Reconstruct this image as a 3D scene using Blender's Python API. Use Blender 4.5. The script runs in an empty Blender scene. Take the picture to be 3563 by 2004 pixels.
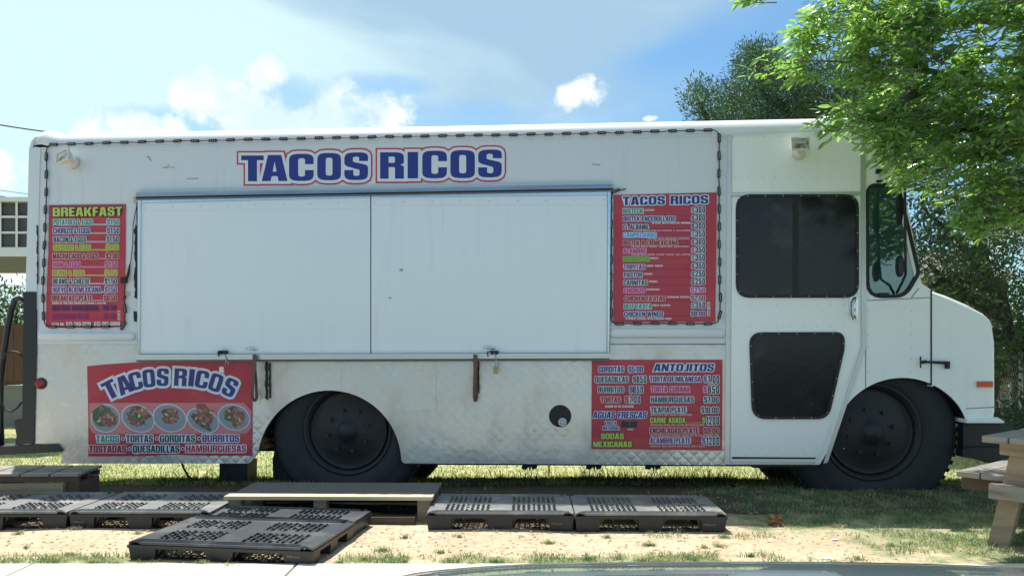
import bpy, bmesh, math, random
import numpy as np
from mathutils import Vector, Matrix, noise
from mathutils.geometry import tessellate_polygon
R = math.radians
SC = bpy.context.scene
COL = SC.collection
# ------------------------------------------------------------------ camera, light, sky
F = 2900.0; CX = 1781.5; HY = 1200.0; H = 1.25          # focal length (px of a 3563 px wide frame), horizon row, eye height
cam = bpy.data.objects.new('camera', bpy.data.cameras.new('camera')); COL.objects.link(cam)
cam.location = (0, 0, H); cam.rotation_euler = (R(90), 0, 0)
cam.data.sensor_width = 36; cam.data.lens = 36*F/3563; cam.data.shift_y = (HY-1002)/3563
cam.data.clip_start = .05; cam.data.clip_end = 2000
SC.camera = cam
EL = R(63); AZ = R(-25)                                   # sun height, and its bearing from +Y (negative = towards -X)
SUN = Vector((math.sin(AZ)*math.cos(EL), math.cos(AZ)*math.cos(EL), math.sin(EL)))
sl = bpy.data.lights.new('sun', 'SUN'); sl.energy = 5.0; sl.angle = R(.53); sl.color = (1, .96, .89)
so = bpy.data.objects.new('sun', sl); COL.objects.link(so)
so.rotation_euler = SUN.to_track_quat('Z', 'Y').to_euler(); so.location = SUN*40
SC.view_settings.view_transform = 'Standard'; SC.view_settings.look = 'None'
SC.view_settings.exposure = .62; SC.view_settings.gamma = 1; SC.view_settings.use_curve_mapping = False
SC.cycles.max_bounces = 8; SC.cycles.transparent_max_bounces = 12

class NT:
    def __init__(s, tree):
        s.t = tree; s.n = tree.nodes; s.l = tree.links
    def node(s, typ, **kw):
        n = s.n.new(typ)
        for k, v in kw.items(): setattr(n, k, v)
        return n
    def put(s, sock, v):
        if isinstance(v, bpy.types.NodeSocket): s.l.new(v, sock)
        elif v is not None:
            if sock.type == 'RGBA' and len(v) == 3: v = (*v, 1)
            sock.default_value = v
    def m(s, op, a, b=None, c=None, clamp=False):
        n = s.node('ShaderNodeMath', operation=op, use_clamp=clamp)
        for i, v in enumerate((a, b, c)): s.put(n.inputs[i], v) if v is not None else None
        return n.outputs[0]
    def mix(s, f, a, b, blend='MIX'):
        n = s.node('ShaderNodeMix', data_type='RGBA', blend_type=blend)
        s.put(n.inputs[0], f); s.put(n.inputs[6], a); s.put(n.inputs[7], b)
        return n.outputs[2]
    def ramp(s, f, lo, hi):
        n = s.node('ShaderNodeMapRange', interpolation_type='SMOOTHSTEP')
        s.put(n.inputs[0], f); n.inputs[1].default_value = lo; n.inputs[2].default_value = hi
        return n.outputs[0]
    def noise(s, vec, scale, detail=4, rough=.55, dist=0):
        n = s.node('ShaderNodeTexNoise')
        if vec is not None: s.l.new(vec, n.inputs['Vector'])
        n.inputs['Scale'].default_value = scale; n.inputs['Detail'].default_value = detail
        n.inputs['Roughness'].default_value = rough; n.inputs['Distortion'].default_value = dist
        return n.outputs['Fac']
    def mapping(s, vec, scale=(1, 1, 1), loc=(0, 0, 0), rot=(0, 0, 0)):
        n = s.node('ShaderNodeMapping'); s.l.new(vec, n.inputs[0])
        n.inputs['Scale'].default_value = scale; n.inputs['Location'].default_value = loc; n.inputs['Rotation'].default_value = rot
        return n.outputs[0]

w = bpy.data.worlds.new('World'); SC.world = w; w.use_nodes = True
w.node_tree.nodes.clear(); k = NT(w.node_tree)
sky = k.node('ShaderNodeTexSky', sky_type='NISHITA', sun_disc=False)
sky.sun_elevation = EL; sky.sun_rotation = AZ; sky.altitude = 200; sky.air_density = 1.0; sky.dust_density = .6; sky.ozone_density = 1.6
tc = k.node('ShaderNodeTexCoord').outputs['Generated']
sep = k.node('ShaderNodeSeparateXYZ'); k.l.new(tc, sep.inputs[0]); X, Y, Z = sep.outputs
az = k.m('ARCTAN2', X, Y); el = k.m('ARCSINE', Z)
comb = k.node('ShaderNodeCombineXYZ'); k.l.new(az, comb.inputs[0]); k.l.new(el, comb.inputs[1]); AE = comb.outputs[0]
# thin high cloud: long soft streaks, thicker to the left and overhead
n1 = k.noise(k.mapping(tc, (1.3, 1.3, 3.2), (3.1, .4, 1.7), (0, R(22), 0)), 1.5, 6, .5, .6)
n2 = k.noise(k.mapping(tc, (1, 1, 2.2), (7.7, 1.9, 0), (0, R(30), 0)), 3.4, 5, .55, .4)
lean = k.m('MULTIPLY_ADD', X, -1.25, k.m('MULTIPLY_ADD', k.m('MINIMUM', Z, .42), 3.0, -1.10))
hi = k.m('ADD', k.m('MULTIPLY', n1, 1.2), k.m('ADD', k.m('MULTIPLY', n2, .5), lean))
cir = k.m('MULTIPLY', k.ramp(hi, .33, .74), .95)
# heap clouds: blobs in bearing / elevation, broken up by noise
warp = k.noise(tc, 16, 7, .62)
def heap(px, py, wx, wy):
    a0 = math.atan2(px-CX, F); e0 = math.atan2(HY-py, math.hypot(F, px-CX))
    da = k.m('DIVIDE', k.m('SUBTRACT', az, a0), wx/F); de = k.m('DIVIDE', k.m('SUBTRACT', el, e0), wy/F)
    return k.m('SUBTRACT', 1, k.m('ADD', k.m('MULTIPLY', da, da), k.m('MULTIPLY', de, de)))
hs = None
for b in [(740, 340, 120, 70), (850, 370, 150, 72), (925, 268, 62, 46), (990, 425, 200, 66), (1170, 385, 150, 95), (1290, 390, 190, 85), (1080, 455, 260, 55),
          (1985, 340, 60, 36), (2060, 318, 80, 40), (2265, 412, 22, 10), (300, 450, 160, 40), (470, 440, 130, 48), (30, 600, 100, 75), (-40, 900, 170, 60), (60, 950, 90, 50),
          (-900, 620, 420, 120), (-1700, 700, 500, 160), (4300, 760, 500, 120)]:
    h = heap(*b); hs = h if hs is None else k.m('SMOOTH_MAX', hs, h, .5)
warp2 = k.noise(tc, 42, 6, .6, .5)
hm = k.ramp(k.m('ADD', hs, k.m('ADD', k.m('MULTIPLY', k.m('SUBTRACT', warp, .52), 8.5), k.m('MULTIPLY', k.m('SUBTRACT', warp2, .5), 2.6))), -.8, .85)
hm = k.m('MULTIPLY', hm, .94)
gap = None
for b in [(640, 450, 240, 60), (1020, 350, 150, 70), (1560, 430, 330, 75), (1330, 300, 160, 40)]:
    h = heap(*b); gap = h if gap is None else k.m('SMOOTH_MAX', gap, h, .5)
gap = k.ramp(k.m('ADD', gap, k.m('MULTIPLY', k.m('SUBTRACT', warp, .5), 2.5)), -.9, .9)
cir = k.m('MULTIPLY', cir, k.m('MULTIPLY_ADD', gap, -.62, 1))
# unseen broken cloud behind the camera, strengthened to light the shaded truck side
fill_cloud = k.m('MULTIPLY', k.ramp(k.noise(k.mapping(tc, (1, 1, 2)), 2.1, 6, .55), .46, .62), k.ramp(Y, .35, -.25))
shade = k.noise(tc, 9, 5, .55)
skyc = k.mix(1.0, sky.outputs[0], (.80, 1.10, 1.18), 'MULTIPLY')
ccol = k.mix(k.ramp(k.m('MULTIPLY_ADD', X, -.75, k.noise(k.mapping(tc, (1, 1, 2.4), (2.2, .3, 5), (0, R(28), 0)), 2.6, 5, .5, .8)), .38, .66), (3.3, 4.9, 6.3), (5.9, 7.8, 8.2))
hcol = k.mix(k.ramp(shade, .38, .6), (6.2, 7.6, 8.2), (8.9, 9.2, 8.9))
c = k.mix(k.m('MULTIPLY', cir, k.ramp(Y, -.5, .15)), skyc, ccol); c = k.mix(k.m('MULTIPLY', fill_cloud, .85), c, hcol); c = k.mix(hm, c, hcol)
bg = k.node('ShaderNodeBackground'); k.l.new(c, bg.inputs[0]); bg.inputs[1].default_value = .084
wo = k.node('ShaderNodeOutputWorld'); k.l.new(bg.outputs[0], wo.inputs[0])

# ------------------------------------------------------------------ materials
MATS = {}
def mat(name, col, rough=.6, metal=0, spec=.5, var=.0, vscale=6, bump=0, bscale=40, coat=0, col2=None, c2=(.5, .7), c2scale=3, stretch=(1, 1, 1), coord='Object', trans=0, streak=0):
    m = bpy.data.materials.new(name); m.use_nodes = True; t = NT(m.node_tree)
    b = m.node_tree.nodes['Principled BSDF']
    tcn = t.node('ShaderNodeNewGeometry').outputs['Position'] if coord == 'World' else t.node('ShaderNodeTexCoord').outputs[coord]
    vec = t.mapping(tcn, stretch)
    c = (*col, 1)
    if col2 is not None: c = t.mix(t.ramp(t.noise(vec, c2scale, 6, .6), *c2), c, (*col2, 1))
    if var:
        f = t.noise(vec, vscale, 6, .6)
        c = t.mix(1, c, t.mix(f, (1-var,)*3, (1+var,)*3), 'MULTIPLY')
    if streak:
        st = t.m('MULTIPLY', t.ramp(t.noise(t.mapping(tcn, (9, 9, .55)), 1.6, 5, .6), .52, .78), t.ramp(t.noise(tcn, .9, 3), .38, .62))
        sp2 = t.m('MULTIPLY', t.ramp(t.noise(tcn, 26, 5, .75), .66, .78), .6)
        c = t.mix(t.m('MULTIPLY', t.m('MAXIMUM', st, sp2), streak), c, (.30, .25, .18, 1))
    t.put(b.inputs['Base Color'], c)
    b.inputs['Roughness'].default_value = rough; b.inputs['Metallic'].default_value = metal
    b.inputs['Specular IOR Level'].default_value = spec; b.inputs['Coat Weight'].default_value = coat
    if bump:
        bn = t.node('ShaderNodeBump'); bn.inputs['Strength'].default_value = 1; bn.inputs['Distance'].default_value = bump
        t.l.new(t.noise(vec, bscale, 5, .6), bn.inputs['Height']); t.l.new(bn.outputs[0], b.inputs['Normal'])
    if trans:
        out = m.node_tree.nodes['Material Output']; tr = t.node('ShaderNodeBsdfTranslucent'); t.put(tr.inputs[0], c if not isinstance(c, tuple) else c)
        tm = t.mix(1, c, (1.45, 1.7, .8), 'MULTIPLY'); t.l.new(tm, tr.inputs[0])
        ms = t.node('ShaderNodeMixShader'); ms.inputs[0].default_value = trans
        t.l.new(b.outputs[0], ms.inputs[1]); t.l.new(tr.outputs[0], ms.inputs[2]); t.l.new(ms.outputs[0], out.inputs[0])
    MATS[name] = m
    return m
def flat(name, col, rough=.45):
    return MATS.get(name) or mat(name, col, rough, var=.06, vscale=30)
M_white = mat('white_paint', (.66, .735, .77), .33, var=.035, vscale=1.3, bump=.0012, bscale=7, col2=(.60, .60, .55), c2=(.62, .85), c2scale=2.2, stretch=(1, 1, .5), streak=.17)
M_cab = mat('cab_paint', (.85, .92, .91), .36, var=.03, vscale=1.6, bump=.0012, bscale=6, col2=(.62, .61, .54), c2=(.64, .9), c2scale=2.0, streak=.15)
M_shut = mat('shutter_paint', (.74, .84, .885), .20, coat=.3, var=.03, vscale=1.5, bump=.0035, bscale=3.2, col2=(.62, .64, .63), c2=(.66, .9), c2scale=3, streak=.12)
M_roof = mat('roof_paint', (.80, .81, .80), .4, var=.03)
M_chrome = mat('bright_trim', (.62, .64, .66), .16, 1, bump=.001, bscale=12, var=.1, vscale=20)
M_alu = mat('aluminium_trim', (.62, .64, .62), .38, .7, var=.1, vscale=10)
M_black = mat('black_plastic', (.018, .022, .026), .42, var=.25, vscale=14)
M_blackp = mat('black_paint', (.012, .018, .022), .38, var=.2, vscale=9, bump=.001, bscale=30)
M_rubber = mat('tyre_rubber', (.019, .026, .030), .75, var=.3, vscale=20, bump=.002, bscale=60)
M_hub = mat('hub_dark', (.016, .021, .024), .55, var=.3, vscale=8, bump=.003, bscale=35, stretch=(1, 1, 3))
M_glass = mat('dark_screened_glass', (.006, .010, .012), .14, spec=.35, var=.6, vscale=22, col2=(.045, .06, .06), c2=(.50, .82), c2scale=2.3, bump=.0006, bscale=9)
M_gask = mat('gasket', (.012, .014, .015), .6)
M_red = mat('red_lens', (.28, .012, .02), .25, coat=.4)
M_orange = mat('orange_lens', (.65, .10, .01), .25, coat=.4)
M_conc = mat('concrete', (.62, .56, .44), .85, var=.12, vscale=4, bump=.004, bscale=50, col2=(.52, .47, .36), c2=(.5, .75), c2scale=6)
M_pal = mat('pallet_plastic', (.015, .019, .023), .45, spec=.5, var=.35, vscale=9, bump=.0015, bscale=60)
M_deck = mat('pallet_deck_plastic', (.034, .040, .046), .36, spec=.5, var=.35, vscale=9, bump=.0012, bscale=60, col2=(.095, .10, .10), c2=(.44, .68), c2scale=4, coord='World')
M_deckd = mat('dusty_pallet_deck', (.15, .155, .15), .5, var=.3, vscale=9, bump=.0012, bscale=60, col2=(.26, .25, .22), c2=(.46, .68), c2scale=5, coord='World')
M_wood = mat('weathered_wood', (.30, .235, .165), .8, var=.3, vscale=10, bump=.003, bscale=26, col2=(.20, .155, .11), c2=(.4, .7), c2scale=6, stretch=(.25, 1, 3))
M_woodl = mat('pale_wood', (.50, .42, .29), .75, var=.18, vscale=9, bump=.002, bscale=26, col2=(.36, .28, .19), c2=(.5, .75), c2scale=7, stretch=(.25, 1, 1))
M_woodd = mat('dark_wood', (.095, .062, .045), .85, var=.3, vscale=10, bump=.004, bscale=24, stretch=(1, 1, .3))
M_woodg = mat('grey_wood', (.24, .22, .19), .7, var=.3, vscale=9, bump=.003, bscale=26, col2=(.12, .11, .10), c2=(.45, .7), c2scale=6, stretch=(.4, 1, 4))
M_fence = mat('fence_wood', (.13, .065, .04), .85, var=.35, vscale=3, bump=.004, bscale=20, stretch=(1, 1, .3))
M_block = mat('grey_block', (.23, .235, .22), .9, var=.15, vscale=3, bump=.004, bscale=30)
M_steel = mat('galvanised_steel', (.45, .47, .48), .45, .8, var=.15, vscale=12)
M_bark = mat('bark', (.13, .11, .085), .9, var=.35, vscale=8, bump=.01, bscale=14, stretch=(1, 1, .3))
M_barkd = mat('dark_bark', (.05, .042, .036), .9, var=.35, vscale=8, bump=.01, bscale=14)
M_leaf = mat('ash_leaf', (.25, .38, .125), .22, spec=.9, var=.35, vscale=45, trans=.5, col2=(.16, .26, .08), c2=(.45, .65), c2scale=11)
M_leafd = mat('juniper_needle', (.035, .085, .042), .6, col2=(.075, .135, .055), c2=(.42, .62), c2scale=2.2, trans=.2)
M_leafm = mat('oak_leaf', (.035, .072, .026), .5, col2=(.09, .15, .05), c2=(.5, .68), c2scale=1.4, trans=.22)
M_grass = mat('grass_blade', (.17, .235, .075), .6, col2=(.40, .38, .18), c2=(.46, .64), c2scale=2.6, trans=.25)
M_grassn = mat('green_grass_blade', (.13, .21, .10), .5, col2=(.36, .36, .21), c2=(.42, .62), c2scale=5, trans=.25)
M_weed = mat('weed_blade', (.035, .055, .02), .6, trans=.12)  # colour darkened for the shade and backlight the weeds stand in
M_card = mat('cardboard', (.62, .45, .27), .8, var=.12)
M_paper = mat('litter_white', (.8, .8, .78), .6)
M_dry = mat('dry_leaf', (.30, .17, .07), .8, var=.4, vscale=30)
M_beige = mat('beige_stucco', (.50, .43, .31), .9, var=.06)
M_tin = mat('grey_shingle', (.16, .15, .15), .9, var=.2, vscale=20)
M_wire = mat('wire', (.03, .03, .032), .6)
M_led = mat('led_black', (.012, .013, .014), .5)
M_ledw = mat('led_lens', (.5, .48, .40), .4)
M_tape = mat('tan_tape', (.60, .46, .22), .6)
M_strap = mat('brown_strap', (.14, .08, .06), .7, var=.6, vscale=60)
M_brass = mat('brass_padlock', (.38, .30, .16), .35, .9)
M_lamp = mat('floodlight_lens', (.55, .55, .42), .12, col2=(.16, .16, .13), c2=(.45, .6), c2scale=14, coat=.6)
M_almond = mat('off_white_housing', (.70, .68, .60), .45, var=.06)
M_carp = mat('grey_green_car_paint', (.20, .28, .31), .22, .3, coat=.9)
M_interior = mat('cab_interior', (.12, .15, .145), .7, var=.3)
M_pane = mat('dark_louvre_pane', (.075, .080, .085), .55, var=.25, vscale=5)
M_fw = mat('white_frame', (.70, .73, .73), .5, var=.05)
M_tan = mat('tan_soffit', (.17, .18, .20), .8, var=.1)
# stamped quilted stainless: real bump in a diamond grid
mq = mat('quilted_steel', (.56, .575, .55), .36, .55, var=.07, vscale=3)
t = NT(mq.node_tree); b = mq.node_tree.nodes['Principled BSDF']
sp = t.node('ShaderNodeSeparateXYZ'); tcq = t.node('ShaderNodeTexCoord').outputs['Object']; t.l.new(tcq, sp.inputs[0])
P = .098
a_ = t.m('ABSOLUTE', t.m('SINE', t.m('MULTIPLY', t.m('ADD', sp.outputs[0], sp.outputs[2]), math.pi/P)))
b_ = t.m('ABSOLUTE', t.m('SINE', t.m('MULTIPLY', t.m('SUBTRACT', sp.outputs[0], sp.outputs[2]), math.pi/P)))
qh = t.m('POWER', t.m('MULTIPLY', a_, b_), .6)
amt = t.m('MULTIPLY_ADD', t.ramp(t.noise(tcq, 1.1, 2), .42, .66), .95, .10)
bn = t.node('ShaderNodeBump'); bn.inputs['Distance'].default_value = .0027; bn.inputs['Strength'].default_value = 1
t.l.new(t.m('ADD', t.m('MULTIPLY', qh, amt), t.m('MULTIPLY', t.noise(tcq, 3.5, 3), 5.0)), bn.inputs['Height']); t.l.new(bn.outputs[0], b.inputs['Normal'])
seam = t.ramp(t.m('MULTIPLY', a_, b_), .0, .16)
dirt = t.ramp(t.noise(t.mapping(tcq, (1, 1, .6)), 2.6, 6, .62), .45, .72)
base = t.mix(dirt, (.66, .675, .655), (.575, .55, .485))
t.l.new(t.mix(t.m('MULTIPLY', t.m('SUBTRACT', 1, seam), .07), base, (.36, .35, .31)), b.inputs['Base Color'])
t.l.new(t.m('MULTIPLY_ADD', dirt, .25, .30), b.inputs['Roughness'])
M_quilt = mq
def glassmat(name, tint, refl=.10):
    m = bpy.data.materials.new(name); m.use_nodes = True; t = NT(m.node_tree); m.node_tree.nodes.clear()
    tr = t.node('ShaderNodeBsdfTransparent'); tr.inputs[0].default_value = (*tint, 1)
    gl = t.node('ShaderNodeBsdfGlossy'); gl.inputs['Roughness'].default_value = .03
    fr = t.node('ShaderNodeFresnel'); ms = t.node('ShaderNodeMixShader')
    t.l.new(t.m('ADD', fr.outputs[0], refl-.04, clamp=True), ms.inputs[0]); t.l.new(tr.outputs[0], ms.inputs[1]); t.l.new(gl.outputs[0], ms.inputs[2])
    o = t.node('ShaderNodeOutputMaterial'); t.l.new(ms.outputs[0], o.inputs[0]); return m
M_tint = glassmat('green_tinted_glass', (.60, .78, .72), .16)
# ground: pale dirt with grass colour where grass grows
mg = bpy.data.materials.new('yard_soil'); mg.use_nodes = True; t = NT(mg.node_tree); b = mg.node_tree.nodes['Principled BSDF']
tcg = t.node('ShaderNodeTexCoord').outputs['Object']
at = t.node('ShaderNodeAttribute', attribute_name='lawn'); gf = at.outputs['Fac']
nn = t.noise(tcg, 2.2, 7, .65); nf = t.noise(tcg, 22, 6, .7); nk = t.noise(t.mapping(tcg, (1, 2.2, 1)), 7, 6, .65)
dirtc = t.mix(t.ramp(nn, .32, .68), (.49, .375, .25), (.60, .48, .335))
dirtc = t.mix(t.ramp(nk, .50, .72), dirtc, (.40, .30, .20))
dirtc = t.mix(t.ramp(nf, .50, .68), dirtc, (.27, .21, .14))
dry = t.node('ShaderNodeAttribute', attribute_name='dry').outputs['Fac']
grl = t.mix(t.ramp(t.noise(tcg, 5, 6, .7), .35, .65), (.14, .18, .08), (.38, .35, .21))
grd = t.mix(t.ramp(t.noise(tcg, 5, 6, .7), .35, .65), (.22, .25, .10), (.42, .38, .20))
grc = t.mix(dry, grl, grd)
gm = t.ramp(t.m('ADD', gf, t.m('MULTIPLY', t.m('SUBTRACT', t.noise(tcg, 3.3, 7, .7), .5), 1.1)), .38, .62)
truck_shade = t.node('ShaderNodeAttribute', attribute_name='truck_shade').outputs['Fac']  # shade under the truck, mixed in below as a darker soil colour
t.l.new(t.mix(t.ramp(t.m('ADD', truck_shade, t.m('MULTIPLY', t.m('SUBTRACT', nn, .5), .5)), .35, .65), t.mix(gm, dirtc, grc), (.085, .075, .052)), b.inputs['Base Color']); b.inputs['Roughness'].default_value = .95
b.inputs['Specular IOR Level'].default_value = .15
bn = t.node('ShaderNodeBump'); bn.inputs['Distance'].default_value = .02; bn.inputs['Strength'].default_value = .8
t.l.new(t.m('ADD', nf, t.m('MULTIPLY', nn, 1.5)), bn.inputs['Height']); t.l.new(bn.outputs[0], b.inputs['Normal'])
M_soil = mg
M_road = mat('asphalt', (.05, .05, .05), .9, var=.2, vscale=30, bump=.004, bscale=80)

# ------------------------------------------------------------------ helpers
A = R(3.2); CA, SA = math.cos(A), math.sin(A); D0 = 7.25
def S(px, py, off=0.0):
    """picture point -> point on the truck's side plane (truck coordinates), off metres proud of it"""
    dx = (px-CX)/F; dz = -(py-HY)/F
    tt = (D0*CA-off)/(dx*SA+CA)
    wx, wy = dx*tt, tt
    return (wx*CA-(wy-D0)*SA, -off, H+dz*tt)
def GP(px, py, z=0.0):
    d = (H-z)*F/(py-HY); return ((px-CX)/F*d, d, z)
def DP(px, py, d): return ((px-CX)/F*d, d, H-(py-HY)/F*d)
def gz(x, y):
    z = 0.0
    if y > 7.5: z -= .26*min(1, (y-7.5)/1.9)
    if y > 9.4: z -= .42*min(1, (y-9.4)/10.0)
    if 4.7 < y < 30: z += .022*(noise.noise(Vector((x*.9, y*.9, 3)))) + .010*noise.noise(Vector((x*3.1, y*3.1, 7)))
    return z
def link(o, parent=None):
    COL.objects.link(o)
    if parent is not None: o.parent = parent
    return o
def obj(name, vs, fs, m, parent=None, smooth=False, mi=None):
    me = bpy.data.meshes.new(name); me.from_pydata([tuple(v) for v in vs], [], fs); me.update()
    for x in (m if isinstance(m, (list, tuple)) else [m]): me.materials.append(x)
    if mi is not None: me.polygons.foreach_set('material_index', mi)
    if smooth: me.polygons.foreach_set('use_smooth', [True]*len(me.polygons))
    return link(bpy.data.objects.new(name, me), parent)
def empty(name, label, cat, loc=(0, 0, 0), rz=0, group=None):
    o = bpy.data.objects.new(name, None); COL.objects.link(o); o.empty_display_size = .2
    o.location = loc; o.rotation_euler = (0, 0, rz); return tag(o, label, cat, group)
def tag(o, label, cat, group=None, kind=None):
    if label: o['label'] = label
    if cat: o['category'] = cat
    if group: o['group'] = group
    if kind: o['kind'] = kind
    return o
def struct(o): o['kind'] = 'structure'; return o
class MB:
    """collects shapes, builds ONE mesh object"""
    def __init__(s): s.v = []; s.f = []; s.mi = []
    def add(s, vs, fs, mi=0):
        n = len(s.v); s.v += [tuple(v) for v in vs]; s.f += [tuple(i+n for i in f) for f in fs]; s.mi += [mi]*len(fs); return s
    def box(s, x0, x1, y0, y1, z0, z1, mi=0):
        v = [(x, y, z) for z in (z0, z1) for y in (y0, y1) for x in (x0, x1)]
        return s.add(v, [(0, 2, 3, 1), (4, 5, 7, 6), (0, 1, 5, 4), (2, 6, 7, 3), (0, 4, 6, 2), (1, 3, 7, 5)], mi)
    def hexa(s, p8, mi=0):
        return s.add(p8, [(0, 1, 2, 3), (7, 6, 5, 4), (0, 4, 5, 1), (1, 5, 6, 2), (2, 6, 7, 3), (3, 7, 4, 0)], mi)
    def tube(s, pts, r, n=8, mi=0):
        pts = [Vector(p) for p in pts]; rs = r if isinstance(r, (list, tuple)) else [r]*len(pts)
        vs = []; prev = None
        for i, p in enumerate(pts):
            d = (pts[min(i+1, len(pts)-1)]-pts[max(i-1, 0)]).normalized()
            u = d.cross(Vector((0, 0, 1))) if abs(d.z) < .95 else d.cross(Vector((1, 0, 0)))
            if prev is not None: u = prev-d*prev.dot(d)
            u.normalize(); prev = u; v_ = d.cross(u)
            vs += [p+(u*math.cos(2*math.pi*j/n)+v_*math.sin(2*math.pi*j/n))*rs[i] for j in range(n)]
        fs = [(i*n+j, i*n+(j+1) % n, (i+1)*n+(j+1) % n, (i+1)*n+j) for i in range(len(pts)-1) for j in range(n)]
        fs += [tuple(range(n-1, -1, -1)), tuple((len(pts)-1)*n+j for j in range(n))]
        return s.add(vs, fs, mi)
    def build(s, name, m, parent=None, smooth=False):
        return obj(name, s.v, s.f, m, parent, smooth, s.mi if isinstance(m, (list, tuple)) else None)
def fil(pts, seg=4):
    """polygon with optional corner radius per vertex -> points"""
    out = []; n = len(pts)
    for i, p in enumerate(pts):
        r = p[2] if len(p) > 2 else 0
        if not r: out.append((p[0], p[1])); continue
        a = Vector(pts[i-1][:2]); b = Vector(p[:2]); c = Vector(pts[(i+1) % n][:2])
        u = (a-b); v = (c-b); lu, lv = u.length, v.length; u.normalize(); v.normalize()
        ang = u.angle(v); d = min(r/max(math.tan(ang/2), 1e-3), lu*.499, lv*.499)
        p0 = b+u*d; p1 = b+v*d
        for j in range(seg+1):
            tq = j/seg; q = p0*(1-tq)**2+b*2*tq*(1-tq)+p1*tq*tq
            out.append((q.x, q.y))
    return out
def tess(loops):
    tr = tessellate_polygon([[Vector((x, y, 0)) for x, y in l] for l in loops])
    return [q for l in loops for q in l], [tuple(x) for x in tr]
def orient(pts, ccw=True):
    a = sum(pts[i-1][0]*pts[i][1]-pts[i][0]*pts[i-1][1] for i in range(len(pts)))
    return pts if (a > 0) == ccw else pts[::-1]
def plate(name, loops, m, parent, off=0.0, th=.02, mapf=S):
    """solid plate: front face at off metres proud, th thick; loops in picture coordinates (outer, holes)"""
    flatp, tr = tess(loops)
    n = len(flatp); fr = [mapf(x, y, off) for x, y in flatp]; bk = [(p[0], p[1]+th, p[2]) for p in fr]
    fs = [f for f in tr]+[tuple(i+n for i in reversed(f)) for f in tr]
    base = 0
    for l in loops:
        L = len(l); fs += [(base+i, base+(i+1) % L, base+(i+1) % L+n, base+i+n) for i in range(L)]; base += L
    me = bpy.data.meshes.new(name); me.from_pydata(fr+bk, [], fs)
    bm = bmesh.new(); bm.from_mesh(me); bmesh.ops.recalc_face_normals(bm, faces=bm.faces); bm.to_mesh(me); bm.free()
    me.materials.append(m); return link(bpy.data.objects.new(name, me), parent)
def circ(cx, cy, r, n=32, a0=0, a1=360, ry=None):
    ry = r if ry is None else ry
    full = abs(a1-a0) >= 360
    return [(cx+r*math.cos(R(a0+(a1-a0)*i/(n if full else n-1))), cy-ry*math.sin(R(a0+(a1-a0)*i/(n if full else n-1)))) for i in range(n)]
def rect(x0, y0, x1, y1, r=0):
    return fil([(x0, y0, r), (x1, y0, r), (x1, y1, r), (x0, y1, r)], 5) if r else [(x0, y0), (x1, y0), (x1, y1), (x0, y1)]
def copy_tree(o, parent=None):
    c = o.copy(); COL.objects.link(c); c.parent = parent
    for ch in list(o.children): copy_tree(ch, c)
    return c

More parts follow.
